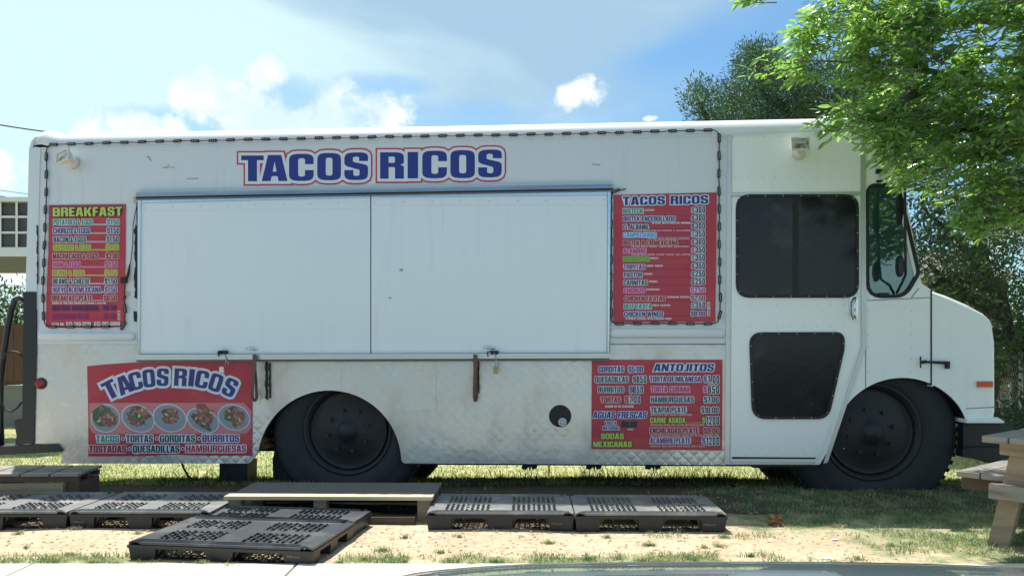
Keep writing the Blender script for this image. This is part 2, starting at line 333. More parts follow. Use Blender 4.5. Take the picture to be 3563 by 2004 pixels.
# ------------------------------------------------------------------ lettering (own heavy condensed capitals)
s_ = .2
def O_(w=.56): return [[(0, 0, .2), (w, 0, .2), (w, 1, .2), (0, 1, .2)], [(.2, .17, .07), (w-.2, .17, .07), (w-.2, .83, .07), (.2, .83, .07)]]
GL = {
'O': (.56, O_()), '0': (.54, O_(.54)), 'Q': (.56, [[(0, 0, .2), (.30, 0), (.40, -.12), (.56, -.12), (.47, .02), (.56, .1, .1), (.56, 1, .2), (0, 1, .2)], O_()[1]]),
'D': (.56, [[(0, 0), (.56, 0, .22), (.56, 1, .22), (0, 1)], [(.2, .16), (.36, .16, .06), (.36, .84, .06), (.2, .84)]]),
'C': (.54, [[(0, 0, .2), (.54, 0, .2), (.54, .40), (.35, .40), (.35, .16, .07), (.2, .16, .07), (.2, .84, .07), (.35, .84, .07), (.35, .62), (.54, .62), (.54, 1, .2), (0, 1, .2)]]),
'G': (.55, [[(0, 0, .2), (.55, 0), (.55, .54), (.29, .54), (.29, .40), (.35, .40), (.35, .16, .07), (.2, .16, .07), (.2, .84, .07), (.35, .84, .07), (.35, .66), (.55, .66), (.55, 1, .2), (0, 1, .2)]]),
'S': (.53, [[(0, .36), (0, 0, .2), (.53, 0, .2), (.53, .54, .13), (.19, .66, .05), (.19, .85, .06), (.33, .85, .06), (.33, .69), (.53, .69), (.53, 1, .2), (0, 1, .2), (0, .52, .15), (.34, .37, .05), (.34, .15, .06), (.2, .15, .06), (.2, .36)]]),
'T': (.5, [[(.15, 0), (.35, 0), (.35, .82), (.5, .82), (.5, 1), (0, 1), (0, .82), (.15, .82)]]),
'I': (.2, [[(0, 0), (.2, 0), (.2, 1), (0, 1)]]),
'L': (.42, [[(0, 0), (.42, 0), (.42, .18), (.2, .18), (.2, 1), (0, 1)]]),
'E': (.43, [[(0, 0), (.43, 0), (.43, .18), (.2, .18), (.2, .42), (.40, .42), (.40, .59), (.2, .59), (.2, .82), (.43, .82), (.43, 1), (0, 1)]]),
'F': (.42, [[(0, 0), (.2, 0), (.2, .40), (.39, .40), (.39, .57), (.2, .57), (.2, .82), (.42, .82), (.42, 1), (0, 1)]]),
'H': (.56, [[(0, 0), (.2, 0), (.2, .41), (.36, .41), (.36, 0), (.56, 0), (.56, 1), (.36, 1), (.36, .59), (.2, .59), (.2, 1), (0, 1)]]),
'A': (.58, [[(0, 0), (.2, 0), (.225, .19), (.355, .19), (.38, 0), (.58, 0), (.44, 1), (.14, 1)], [(.245, .36), (.335, .36), (.29, .76)]]),
'B': (.56, [[(0, 0), (.56, 0, .17), (.56, .52, .13), (.52, .54), (.55, .56, .1), (.55, 1, .17), (0, 1)], [(.2, .16), (.35, .16, .05), (.35, .43, .05), (.2, .43)], [(.2, .60), (.34, .60, .05), (.34, .84, .05), (.2, .84)]]),
'P': (.53, [[(0, 0), (.2, 0), (.2, .38), (.53, .38, .17), (.53, 1, .17), (0, 1)], [(.2, .54), (.34, .54, .05), (.34, .84, .05), (.2, .84)]]),
'R': (.56, [[(0, 0), (.2, 0), (.2, .44), (.35, .44, .05), (.35, 0), (.56, 0), (.56, .48, .08), (.47, .52), (.56, .58, .1), (.56, 1, .17), (0, 1)], [(.2, .60), (.35, .60, .05), (.35, .84, .05), (.2, .84)]]),
'U': (.56, [[(0, 0, .2), (.56, 0, .2), (.56, 1), (.36, 1), (.36, .16, .07), (.2, .16, .07), (.2, 1), (0, 1)]]),
'J': (.40, [[(0, 0), (.40, 0, .2), (.40, 1), (.2, 1), (.2, .17), (0, .17)]]),
'K': (.58, [[(0, 0), (.2, 0), (.2, .42), (.23, .42), (.36, 0), (.58, 0), (.42, .54), (.57, 1), (.37, 1), (.24, .6), (.2, .6), (.2, 1), (0, 1)]]),
'M': (.74, [[(0, 0), (.17, 0), (.17, .66), (.28, 0), (.46, 0), (.57, .66), (.57, 0), (.74, 0), (.74, 1), (.50, 1), (.37, .42), (.24, 1), (0, 1)]]),
'N': (.56, [[(0, 0), (.18, 0), (.18, .5), (.36, 0), (.56, 0), (.56, 1), (.38, 1), (.38, .52), (.2, 1), (0, 1)]]),
'V': (.56, [[(.17, 0), (.39, 0), (.56, 1), (.36, 1), (.28, .34), (.2, 1), (0, 1)]]),
'W': (.8, [[(.1, 0), (.33, 0), (.4, .5), (.47, 0), (.7, 0), (.8, 1), (.62, 1), (.57, .38), (.5, 1), (.3, 1), (.23, .38), (.18, 1), (0, 1)]]),
'X': (.56, [[(0, 0), (.2, 0), (.28, .27), (.36, 0), (.56, 0), (.41, .5), (.55, 1), (.35, 1), (.28, .74), (.21, 1), (.01, 1), (.15, .5)]]),
'Y': (.56, [[(.18, 0), (.38, 0), (.38, .38), (.56, 1), (.36, 1), (.28, .64), (.2, 1), (0, 1), (.18, .38)]]),
'Z': (.46, [[(0, 0), (.46, 0), (.46, .18), (.23, .18), (.46, .82), (.46, 1), (.02, 1), (.02, .82), (.23, .82), (0, .18)]]),
'1': (.32, [[(.12, 0), (.32, 0), (.32, 1), (.17, 1), (0, .84), (0, .72), (.12, .74)]]),
'2': (.52, [[(0, 0), (.52, 0), (.52, .17), (.24, .17), (.52, .58, .1), (.52, 1, .2), (0, 1, .2), (0, .66), (.19, .66), (.19, .84, .05), (.33, .84, .05), (.33, .58, .05), (0, .17)]]),
'3': (.53, [[(0, .34), (0, 0, .18), (.53, 0, .18), (.53, .52, .1), (.46, .54), (.53, .57, .1), (.53, 1, .18), (0, 1, .18), (0, .68), (.2, .68), (.2, .84, .05), (.33, .84, .05), (.33, .6, .04), (.22, .6), (.22, .45), (.33, .45, .04), (.33, .16, .05), (.2, .16, .05), (.2, .34)]]),
'4': (.56, [[(.28, 0), (.47, 0), (.47, .18), (.56, .18), (.56, .34), (.47, .34), (.47, 1), (.24, 1), (0, .34), (0, .18), (.28, .18)], [(.15, .34), (.28, .34), (.28, .72)]]),
'5': (.53, [[(0, .32), (0, 0, .18), (.53, 0, .18), (.53, .64, .16), (.2, .64), (.2, .83), (.5, .83), (.5, 1), (.02, 1), (.02, .46), (.33, .46, .04), (.33, .16, .05), (.2, .16, .05), (.2, .32)]]),
'6': (.54, [[(0, 0, .19), (.54, 0, .19), (.54, .6, .15), (.2, .6), (.2, .84, .05), (.34, .84, .05), (.34, .7), (.54, .7), (.54, 1, .19), (0, 1, .19)], [(.2, .16, .05), (.34, .16, .05), (.34, .45, .05), (.2, .45, .05)]]),
'7': (.45, [[(.08, 0), (.28, 0), (.45, .78), (.45, 1), (0, 1), (0, .82), (.25, .82)]]),
'8': (.54, [[(0, 0, .18), (.54, 0, .18), (.54, .5, .1), (.48, .54), (.53, .58, .1), (.53, 1, .18), (.01, 1, .18), (.01, .58, .1), (.06, .54), (0, .5, .1)], [(.2, .16, .05), (.34, .16, .05), (.34, .45, .05), (.2, .45, .05)], [(.2, .6, .04), (.34, .6, .04), (.34, .84, .04), (.2, .84, .04)]]),
'9': (.54, [[(0, 1, .19), (.54, 1, .19), (.54, 0, .19), (0, 0, .19), (0, .3), (.2, .3), (.2, .16, .05), (.34, .16, .05), (.34, .4), (0, .4, .15)], [(.2, .55, .05), (.34, .55, .05), (.34, .84, .05), (.2, .84, .05)]]),
'.': (.16, [[(0, 0), (.16, 0), (.16, .16), (0, .16)]]), '-': (.28, [[(0, .36), (.28, .36), (.28, .52), (0, .52)]]), ',': (.16, [[(0, -.1), (.08, -.1), (.16, .04), (.16, .16), (0, .16)]]),
'(': (.24, [[(.1, -.08), (.24, -.08), (.18, .5), (.24, 1.05), (.1, 1.05), (0, .5)]]), ')': (.24, [[(.14, -.08), (0, -.08), (.06, .5), (0, 1.05), (.14, 1.05), (.24, .5)]]),
'*': (.36, [[(.18+.16*math.cos(R(a)), .48+.16*math.sin(R(a))) for a in range(0, 360, 30)]]),
'&': (.56, [[(0, 0, .15), (.36, 0), (.40, .05), (.44, 0), (.58, 0), (.49, .18), (.56, .38), (.42, .42), (.38, .34), (.28, .56), (.40, .68, .05), (.40, 1, .14), (.06, 1, .14), (.06, .68, .05), (.12, .54), (0, .4, .1)], [(.18, .15, .04), (.30, .15, .04), (.19, .40)], [(.19, .74), (.27, .74), (.27, .86), (.19, .86)]]),
}
GL['Ñ'] = (.56, GL['N'][1]); 
_S = GL['S'][1][0]
GL['$'] = (.53, [[(.0, .30), (0, 0, .16), (.2, 0), (.2, -.1), (.33, -.1), (.33, 0), (.53, 0, .16), (.53, .54, .13), (.2, .66, .04), (.2, .84), (.33, .84), (.33, .69), (.53, .69), (.53, 1, .16), (.33, 1), (.33, 1.09), (.2, 1.09), (.2, 1), (0, 1, .16), (0, .5, .13), (.33, .37, .04), (.33, .15), (.2, .15), (.2, .30)]])
ANGLES = {}
def hull(p):
    p = sorted(set((round(a, 5), round(b, 5)) for a, b in p))
    def half(q):
        o = []
        for c in q:
            while len(o) > 1 and (o[-1][0]-o[-2][0])*(c[1]-o[-2][1])-(o[-1][1]-o[-2][1])*(c[0]-o[-2][0]) <= 1e-9: o.pop()
            o.append(c)
        return o
    a = half(p); b = half(p[::-1]); return a[:-1]+b[:-1]
def grow(p, d):
    p = orient(p, True); n = len(p); out = []
    for i in range(n):
        a, b, c = Vector(p[i-1]), Vector(p[i]), Vector(p[(i+1) % n])
        u = (b-a); v = (c-b)
        if u.length < 1e-6 or v.length < 1e-6: continue
        u.normalize(); v.normalize(); nu = Vector((u.y, -u.x)); nv = Vector((v.y, -v.x)); m = nu+nv
        if m.length < .3: m = nu
        m.normalize(); out.append(tuple(b+m*d/max(m.dot(nu), .45)))
    return out
class Ink:
    """lettering layers on one sign: (colour, level) -> mesh, points in picture coordinates"""
    def __init__(s, off, split=False): s.off = off; s.layers = {}; s.split = split; s.cur = 0
    def shape(s, key, loops, level, jit=0):
        mb = s.layers.setdefault((key, s.cur if s.split else 0), MB())
        pts, tr = tess(loops)
        mb.add([S(x, y, s.off+level*.0016+jit) for x, y in pts], tr)
    def glyph(s, ch, fn, col, out, ow, idx, sw=None):
        if ch not in GL: return
        s.cur = idx+1
        loops = [fil(l, 3) for l in GL[ch][1]]
        pl = [[fn(x, y) for x, y in l] for l in loops]
        j = (idx % 3)*.0003
        if out:
            for (c, o) in out:
                base = pl[0] if ch in 'TLY' and o > 4 else hull(pl[0])
                s.shape(c, [grow(base, o)], {0: 2, 1: 1}[out.index((c, o))], j)
        s.shape(col, pl, 3, 0 if not sw else j)
        if ch == 'Ñ': s.shape(col, [[fn(x, y) for x, y in [(.12, 1.06), (.44, 1.06), (.44, 1.16), (.12, 1.16)]]], 3)
    def text(s, txt, x0, x1, y0, y1, col, out=None, ow=2.5, slope=0.0, gap=.07, cut=1.0):
        """fit txt into the picture box x0..x1, cap height y0 (top)..y1 (base)"""
        ws = [(.26 if c == ' ' else GL.get(c, (.5,))[0]) for c in txt]
        tot = sum(ws)+gap*(len(txt)-1); k_ = (x1-x0)/tot; x = 0
        o = None
        if out: o = [(out, ow)] if isinstance(out, str) else out
        for i, (c, w_) in enumerate(zip(txt, ws)):
            if c != ' ':
                fn = lambda gx, gy, x=x: (x0+(x+gx)*k_, y1-gy*(y1-y0)+slope*((x+gx)*k_))
                s.glyph(c, fn, col, o, ow, i)
            x += w_+gap
    def dots(s, x0, x1, y, r, col, step=4.2, out=None):
        if out: s.shape(out, [[(x0-1, y-2.6), (x1+1, y-2.6), (x1+1, y+2.2), (x0-1, y+2.2)]], 1.4)
        x = x0+step/2
        while x < x1:
            s.shape(col, [[(x-r, y-r), (x+r, y-r), (x+r, y+r), (x-r, y+r)]], 3); x += step
    def build(s, parent):
        for (key, n), mb in s.layers.items():
            o = mb.build('letter' if s.split else 'lettering', INKS[key], parent)
            if not s.split: o['kind'] = 'stuff'
INKS = {}
for n_, c_ in dict(white=(.70, .76, .80), ice=(.62, .72, .85), pink=(.72, .42, .46), navy=(.028, .035, .20), blue=(.012, .03, .24), red=(.55, .045, .075), brown=(.20, .022, .03), green=(.0, .27, .155), dkgreen=(.008, .055, .05), black=(.01, .014, .018), yel=(.52, .62, .10), yel2=(.66, .58, .22), olive=(.30, .36, .05), leafg=(.14, .34, .05), mag=(.45, .03, .25), purple=(.13, .02, .20), lime=(.30, .55, .13), sky=(.03, .36, .72), fred=(.50, .03, .06), fadep=(.28, .025, .17), fadeb=(.08, .02, .14)).items():
    INKS[n_] = mat('ink_'+n_, c_, .42, var=.08, vscale=25, coat=.1)
# ------------------------------------------------------------------ THE SETTING
def axis(parts):
    out = []
    for a, b, st in parts: out += list(np.arange(a, b, st))
    out.append(parts[-1][1]); return out
xs = axis([(-400, -40, 40), (-40, -9, 3), (-9, 9, .09), (9, 40, 3), (40, 400, 40)])
ys = axis([(4.74, 9.6, .08), (9.6, 24, .4), (24, 60, 6), (60, 600, 60)])
def inpoly(px, py, poly):
    c = False; n = len(poly)
    for i in range(n):
        x1, y1 = poly[i-1][:2]; x2, y2 = poly[i][:2]
        if (y1 > py) != (y2 > py) and px < (x2-x1)*(py-y1)/(y2-y1)+x1: c = not c
    return c
def lawn(x, y):
    """how much grass grows here, 0..1"""
    if y > 7.6: return 1.0
    px = CX+x/y*F; py = HY+H/y*F
    g = .18
    if px > 2450: g = max(g, min(.70, .24+(px-2450)/900*.62+(1840-py)/420))
    if y < 4.98: g = max(g, .66 if (px < 560 or 1180 < px < 1420 or 1560 < px < 2500) else .34)
    if y > 5.7 and x > 1.3: g = max(g, min(.80, .3+(x-1.3)*.6))
    return min(1, g)
vs = [(x, y, gz(x, y)) for y in ys for x in xs]; nx = len(xs)
fs = [(j*nx+i, j*nx+i+1, (j+1)*nx+i+1, (j+1)*nx+i) for j in range(len(ys)-1) for i in range(nx-1)]
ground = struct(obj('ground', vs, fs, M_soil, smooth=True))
at = ground.data.attributes.new('lawn', 'FLOAT', 'POINT'); at.data.foreach_set('value', [lawn(x, y) for y in ys for x in xs])
at = ground.data.attributes.new('dry', 'FLOAT', 'POINT'); at.data.foreach_set('value', [max(0, min(1, (y-7.7)/.8)) for y in ys for x in xs])
at = ground.data.attributes.new('truck_shade', 'FLOAT', 'POINT')       # the truck's shade, put into the ground colour as a dark band
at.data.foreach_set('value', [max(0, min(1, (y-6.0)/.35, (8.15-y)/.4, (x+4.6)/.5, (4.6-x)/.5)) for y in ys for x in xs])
# pavement of square slabs with a kerb, and the road this picture was taken from
pave = bpy.data.objects.new('sidewalk', None); struct(link(pave))
slab = None
for i in range(-10, 11):
    x0 = i*1.5+.28
    if slab is None:
        mb = MB(); mb.box(.006, 1.494, 3.42, 4.735, -.1, .012); slab = mb.build('slab', M_conc, pave)
        slab.location.x = x0
        bv = slab.modifiers.new('edge', 'BEVEL'); bv.width = .008; bv.segments = 2
    else:
        c = slab.copy(); COL.objects.link(c); c.location.x = x0
mb = MB(); mb.box(-16, 16, 3.25, 3.415, -.3, .014); mb.build('kerb', M_conc, pave)
struct(obj('road', [(-400, -60, -.13), (400, -60, -.13), (400, 3.3, -.13), (-400, 3.3, -.13)], [(0, 1, 2, 3)], M_road))

# ------------------------------------------------------------------ THE FOOD TRUCK
truck = empty('food_truck', 'long white step van food truck with red menu boards and closed serving shutters', 'food truck', (0, D0, 0), -A)
TW = 2.25                                                   # truck width
def zs(px, py): return S(px, py)[2]
def xs_(px): return S(px, 1200)[0]
# upper box side, in white sheet
upper = [(104, 519), (97, 800), (92, 1010), (90, 1199), (2529, 1196), (2541, 471)]
plate('side_panel', [upper], M_white, truck, 0, .03)
plate('corner_post', [[(101, 515), (89, 1012), (90, 1198), (127, 1198), (129, 940), (140, 517)]], M_white, truck, .008, .03)
# lower quilted steel skirt with the rear wheel arch cut out
arch = [(895, 1590, 22)]+[(x, y) for x, y in circ(1146, 1608, 250, 28, 172, 8)]+[(1396, 1590), (1404, 1614, 14)]
skirt = fil([(122, 1199), (118, 1543), (196, 1545, 16), (213, 1560, 12), (213, 1612), (868, 1612, 26)]+arch[1:-2]+[(1394, 1580), (1398, 1611, 16), (2526, 1617), (2529, 1199)], 4)
plate('quilted_skirt', [skirt], M_quilt, truck, .002, .03)
# cab side with its window opening
archf = [(x, y) for x, y in circ(3140, 1560, 246, 30, 176, 20)]
cabside = fil([(2541, 471), (3060, 447, 30), (3098, 505), (3133, 610), (3167, 765), (3206, 985), (3239, 1008), (3239, 1333)])+[p for p in archf[::-1] if p[0] < 3234]+[(2852, 1616, 10), (2527, 1616)]
cabside = fil(cabside)
sidewin = fil([(3018, 668, 45), (3030, 646, 45), (3112, 642, 50), (3137, 690, 20), (3198, 950, 40), (3150, 1030, 60), (3020, 1032, 50)])
plate('cab_side', [cabside, sidewin], M_cab, truck, 0, .03)
plate('header_panel', [[(2547, 478), (2992, 468), (2993, 668), (2546, 672)]], M_cab, truck, .006, .02)
plate('door_rail', [[(2544, 673), (2996, 669), (2996, 678), (2544, 682)]], M_alu, truck, .022, .02)
plate('pillar_strip', [[(2531, 474), (2545, 473), (2538, 1614), (2522, 1614)]], M_alu, truck, .016, .02)
plate('pillar_strip', [[(2996, 450), (3012, 449), (3014, 1208), (2880, 1608), (2866, 1612), (2999, 1205)]], M_alu, truck, .014, .02)
M_scuffd = mat('seam_grey', (.20, .215, .21), .7)  # grey of the thin panel joints
# sliding cab door, with two dark windows
door = plate('cab_door', [[(2548, 685), (2992, 682), (2991, 1206), (2838, 1604), (2542, 1604)]], M_cab, truck, .012, .02)
win1 = rect(2566, 678+3, 2984, 1031, 44); win2 = fil([(2612, 1161, 40), (2935, 1160, 70), (2934, 1215, 30), (2880, 1453, 46), (2622, 1453, 46)], 6)
def ring(name, loop, d, m, parent, off, th): return plate(name, [grow(loop, d), grow(loop, -d)], m, parent, off, th)
for wl in (win1, win2):
    g_ = plate('window', [grow(wl, -4)], M_glass, door, .019, .012)
    g_['label'] = 'dark screened window'
    ring('window_gasket', wl, 5, M_gask, door, .026, .014)
plate('window_divider', [[(2759, 688), (2778, 688), (2778, 1025), (2759, 1025)]], M_gask, door, .023, .006)
mb = MB(); mb.tube([S(2976, 1036, .05), S(2973, 1050, .07), S(2973, 1095, .07), S(2976, 1108, .05)], .012, 8)
dh = plate('door_handle', [rect(2956, 1033, 2987, 1113, 12)], M_chrome, door, .03, .02)
mb.build('grip', M_chrome, dh, True)
plate('door_step', [[(2548, 1589), (2840, 1591), (2836, 1596), (2548, 1595)]], M_gask, door, .02, .01)
plate('drip_edge', [[(2546, 1606), (2838, 1607), (2836, 1613), (2546, 1613)]], M_alu, truck, .018, .02)
mb = MB()
def rivet(px, py, off=0.0, r=.0055):
    c = Vector(S(px, py, off)); n = 6
    ring_ = [c+Vector((r*math.cos(2*math.pi*i/n), 0, r*math.sin(2*math.pi*i/n))) for i in range(n)]
    mb.add(ring_+[c+Vector((0, -r*.6, 0))], [(i, (i+1) % n, n) for i in range(n)])
for i in range(10): rivet(2560+i*46, 617-i*.4, .006)
for i in range(9): rivet(2552+i*53, 478-i*.5, .006)
for i in range(52): rivet(150+i*46.5, 513-i*.93, .0)
for px in range(2560, 2980, 47): rivet(px, 1060, .012); rivet(px, 1133, .012); rivet(px, 1560, .012)
for y in range(500, 1190, 34): rivet(3007, y, .014); rivet(2536, y, .016); rivet(2522, y+9)
for y in range(1040, 1300, 42): rivet(3170, y); rivet(3020, y)
for x in range(150, 470, 55): rivet(x, 1149, .0); rivet(x, 1204, .003)
for x in range(2140, 2520, 55): rivet(x, 1142, .0); rivet(x, 1204, .003)
for x in range(235, 860, 56): rivet(x, 1603, .004)
for x in range(1420, 2520, 56): rivet(x, 1605, .004)
for x, y in [(300, 800), (315, 800), (580, 640), (600, 641), (205, 650), (228, 649), (205, 697), (227, 696)]: rivet(x, y)
def along(loop, d, step, off):
    lp = grow(loop, d); n = len(lp); acc = 0
    for i in range(n):
        p, q = Vector(lp[i]), Vector(lp[(i+1) % n]); L = (q-p).length; t0 = step-acc
        while t0 < L: r_ = p+(q-p)*(t0/L); rivet(r_.x, r_.y, off, .0045); t0 += step
        acc = (acc+L) % step
along(win1, 0, 62, .0265); along(win2, 0, 62, .0265)
tag(mb.build('rivets', M_alu, truck), None, None, kind='stuff')
for q in ([(3011, 1215), (3014, 1215), (3013, 1352), (3010, 1354)], [(3017, 1044), (3236, 1034), (3236, 1037), (3017, 1047)], [(3170, 1034), (3196, 1002), (3199, 1004), (3173, 1036)], [(3360, 1420), (3468, 1414), (3468, 1417), (3360, 1423)], [(2533, 676), (2536, 676), (2530, 1612), (2527, 1612)]):
    plate('panel_seam', [q], M_scuffd, truck, .0012, .002)
# lower body: closed box, roof with rounded eaves
mb = MB()
x0 = xs_(104); x1 = xs_(3040)
st = [(104, 519, .03), (108, 512, .10), (116, 506, .135), (130, 503, .15), (145, 502, .155)]+[(p, 517.5-(p-140)*.0195, .165) for p in range(200, 2980, 200)]+[(2985, 462, .165), (3020, 460, .15), (3050, 462, .12), (3075, 475, .07), (3090, 490, .02)]
rows = []
for px, py, r in st:
    x, _, z = S(px, py+1); row = []
    for i in range(9): a = math.pi/2*i/8; row.append((x, r-r*math.cos(a), z+r*math.sin(a)*(1.0)))
    row += [(x, TW*.3, z+r+.03), (x, TW/2, z+r+.045), (x, TW*.7, z+r+.03)]
    for i in range(8, -1, -1): a = math.pi/2*i/8; row.append((x, TW-r+r*math.cos(a), z+r*math.sin(a)))
    rows.append(row)
n = len(rows[0])
mb.add([p for r_ in rows for p in r_], [(i*n+j, i*n+j+1, (i+1)*n+j+1, (i+1)*n+j) for i in range(len(rows)-1) for j in range(n-1)]+[tuple(range(n)), tuple(range(len(rows)*n-1, (len(rows)-1)*n-1, -1))])
roof = mb.build('roof', M_roof, truck, True)
plate('eave_trim', [[(112, 511), (140, 514), (2540, 466), (3062, 441), (3066, 449), (2541, 473), (140, 519), (112, 517)]], M_white, truck, .006, .01)
plate('roof_end_cap', [[(104, 517), (108, 494), (118, 482), (128, 476), (120, 492), (113, 517)]], M_alu, truck, .012, .014)
# far side, back, front, floor, bulkhead
zb = zs(500, 1612)
def far(loop): return [(x, TW, z) for x, _, z in (S(a, b) for a, b in loop)]
mb = MB()
fo = fil([(104, 519), (118, 1612), (2852, 1616), (2905, 1560), (3235, 1560), (3239, 1008), (3206, 985), (3098, 505), (3060, 447), (2541, 471)])
flatp, tr = tess([fo, sidewin]); mb.add(far(flatp), tr)
xr = S(104, 1000)[0]+.0; ztl = zs(104, 519)+.05
mb.box(xr-.02, xr+.02, .03, TW-.01, zs(104, 1545), ztl)                         # rear wall
mb.box(xr+.05, xs_(2860), 1.1, TW-.02, zb+.02, zb+.06)                          # floor
mb.box(xs_(2548), xs_(2548)+.03, .035, TW-.02, zb+.07, zs(2548, 480))           # bulkhead behind the seats
tag(mb.build('body_shell', M_cab, truck), None, None)
mb = MB()
mb.box(xs_(2560), xs_(3236), .035, TW-.02, zs(2900, 1292), zs(2900, 1292)+.03)   # cab floor
mb.build('cab_floor', M_interior, truck)
# windscreen, cowl, roof front
mb = MB(); a, b_ = S(3100, 510), S(3204, 985)
mb.hexa([(a[0]-.02, .06, a[2]), (a[0]-.02, TW-.06, a[2]), (b_[0]-.02, TW-.06, b_[2]), (b_[0]-.02, .06, b_[2]), (a[0]-.03, .06, a[2]), (a[0]-.03, TW-.06, a[2]), (b_[0]-.03, TW-.06, b_[2]), (b_[0]-.03, .06, b_[2])])
mb.build('windscreen', M_tint, truck)
mb = MB(); c1 = S(3060, 450); mb.hexa([(c1[0], .01, c1[2]+.02), (c1[0], TW-.01, c1[2]+.02), (a[0], TW-.01, a[2]), (a[0], .01, a[2]), (c1[0]-.03, .01, c1[2]), (c1[0]-.03, TW-.01, c1[2]), (a[0]-.03, TW-.01, a[2]-.02), (a[0]-.03, .01, a[2]-.02)])
for y in (.0, TW-.06):
    mb.hexa([(a[0], y, a[2]), (a[0], y+.06, a[2]), (b_[0], y+.06, b_[2]), (b_[0], y, b_[2]), (a[0]-.04, y+.001, a[2]), (a[0]-.04, y+.059, a[2]), (b_[0]-.04, y+.059, b_[2]), (b_[0]-.04, y+.001, b_[2])])
mb.build('windscreen_frame', M_cab, truck)
# quarter window in the cab side + gasket, seat, steering wheel seen through it
qw = plate('quarter_window', [grow(sidewin, -3)], M_tint, truck, -.008, .006)
ring('window_gasket', sidewin, 6, M_gask, qw, .008, .03)
sx = xs_(2925); seat = bpy.data.objects.new('driver_seat', None); link(seat, truck)
for n_, q in (('seat_back', (sx-.05, sx+.12, .5, 1.0, zs(0, 1040), zs(0, 770))), ('seat_cushion', (sx, sx+.5, .5, 1.0, zs(0, 1100), zs(0, 1060)))):
    mb = MB(); mb.box(*q); o = mb.build(n_, M_interior, seat); bv = o.modifiers.new('b', 'BEVEL'); bv.width = .05; bv.segments = 3
mb = MB(); cx_, cz_ = xs_(3140), zs(3140, 1010)
mb.tube([(cx_-.12*math.cos(t_)*.5, .75+.22*math.sin(t_), cz_+.2*math.cos(t_)+.0) for t_ in np.linspace(0, 2*math.pi, 25)], .014, 6)
mb.build('steering_wheel', M_gask, truck)
mb = MB(); mb.box(xs_(3120), xs_(3215), .1, TW-.1, zs(0, 1110), zs(0, 1000)); mb.build('dashboard', M_interior, truck)
# hood with rounded top edge
prof = fil([(3242, 1345), (3242, 1010), (3300, 1029), (3372, 1060), (3430, 1092, 25), (3458, 1118, 30), (3468, 1190, 30), (3469, 1430), (3462, 1470), (3368, 1470)])
ap = [p for p in archf if p[0] > 3246 and p[1] < 1468]
prof = prof[:-1]+[(3367, 1469)]+ap[::-1]
def hoodpt(p, y, ins):
    x, _, z = S(*p); sm = lambda t_: max(0, min(1, t_))
    z -= ins*sm((1330-p[1])/140)*sm((p[0]-3240)/8+.5); x -= ins*sm((p[0]-3340)/110)
    return (x, y, z)
secs = [(0, .055), (.006, .03), (.022, .011), (.05, 0), (TW-.1, 0), (TW-.07, .011), (TW-.05, .055)]
n = len(prof); vs = []; fs = []
for y, ins in secs: vs += [hoodpt(p, y, ins) for p in prof]
for i in range(len(secs)-1): fs += [(i*n+j, i*n+(j+1) % n, (i+1)*n+(j+1) % n, (i+1)*n+j) for j in range(n)]
_, tr = tess([[(p[0], p[1]) for p in prof]]); fs += [tuple(t_) for t_ in tr]+[tuple(q+(len(secs)-1)*n for q in reversed(t_)) for t_ in tr]
hood = obj('hood', vs, fs, M_cab, truck)
bm = bmesh.new(); bm.from_mesh(hood.data); bmesh.ops.recalc_face_normals(bm, faces=bm.faces); bm.to_mesh(hood.data); bm.free()
plate('hood_seam', [[(3238, 1010), (3243, 1010), (3243, 1340), (3238, 1338)]], M_gask, truck, .0045, .02)
plate('fender_lip', [fil([(3366, 1458), (3472, 1452), (3494, 1466, 6), (3494, 1471), (3362, 1471)])], M_cab, truck, .035, .5)
mk = plate('marker_lamp', [rect(3398, 1324, 3457, 1350, 6)], M_alu, truck, .012, .02)
plate('lens', [rect(3402, 1327, 3455, 1346, 3)], M_orange, mk, .03, .02)
mb = MB(); mb.tube([S(3205, 1260, .03), S(3225, 1258, .04)], .014, 8); mb.tube([S(3203, 1240, .03), S(3203, 1280, .03)], .006, 6)
mb.tube([S(3222, 1259, .035), S(3250, 1260, .04), S(3290, 1262, .035)], [.009, .011, .014], 8); mb.box(S(3286, 0)[0], S(3297, 0)[0], -.045, -.0, zs(0, 1277), zs(0, 1253))
mb.build('hood_latch', M_rubber, truck, False)
# mirror on its arm
mir = bpy.data.objects.new('mirror_arm', None); link(mir, truck)
mb = MB(); mb.tube([S(3050, 632, .02), S(3075, 629, .06), S(3100, 615, .15), S(3130, 606, .24), S(3145, 612, .27), S(3149, 640, .28), S(3149, 780, .28), S(3151, 900, .27), S(3151, 955, .25), S(3138, 985, .12), S(3120, 1020, .02)], .011, 8)
mb.build('arm', M_gask, mir, True)
mb = MB(); mb.box(S(3046, 0)[0], S(3080, 0)[0], -.03, 0, zs(0, 640), zs(0, 626)); mb.build('bracket', M_gask, mir); mb = MB(); mb.box(S(3056, 0)[0], S(3088, 0)[0], -.04, 0, zs(0, 1042), zs(0, 1030)); mb.build('bracket', M_gask, mir)
for (cx, cy, rx, ry) in ((3134, 725, 9, 58), (3135, 925, 12, 38)):
    plate('mirror_head', [circ(cx, cy, rx, 20, ry=ry)], M_gask, mir, .27, .05)
    plate('mirror_glass', [circ(cx-1, cy, rx*.7, 20, ry=ry*.85)], M_glass, mir, .275, .004)
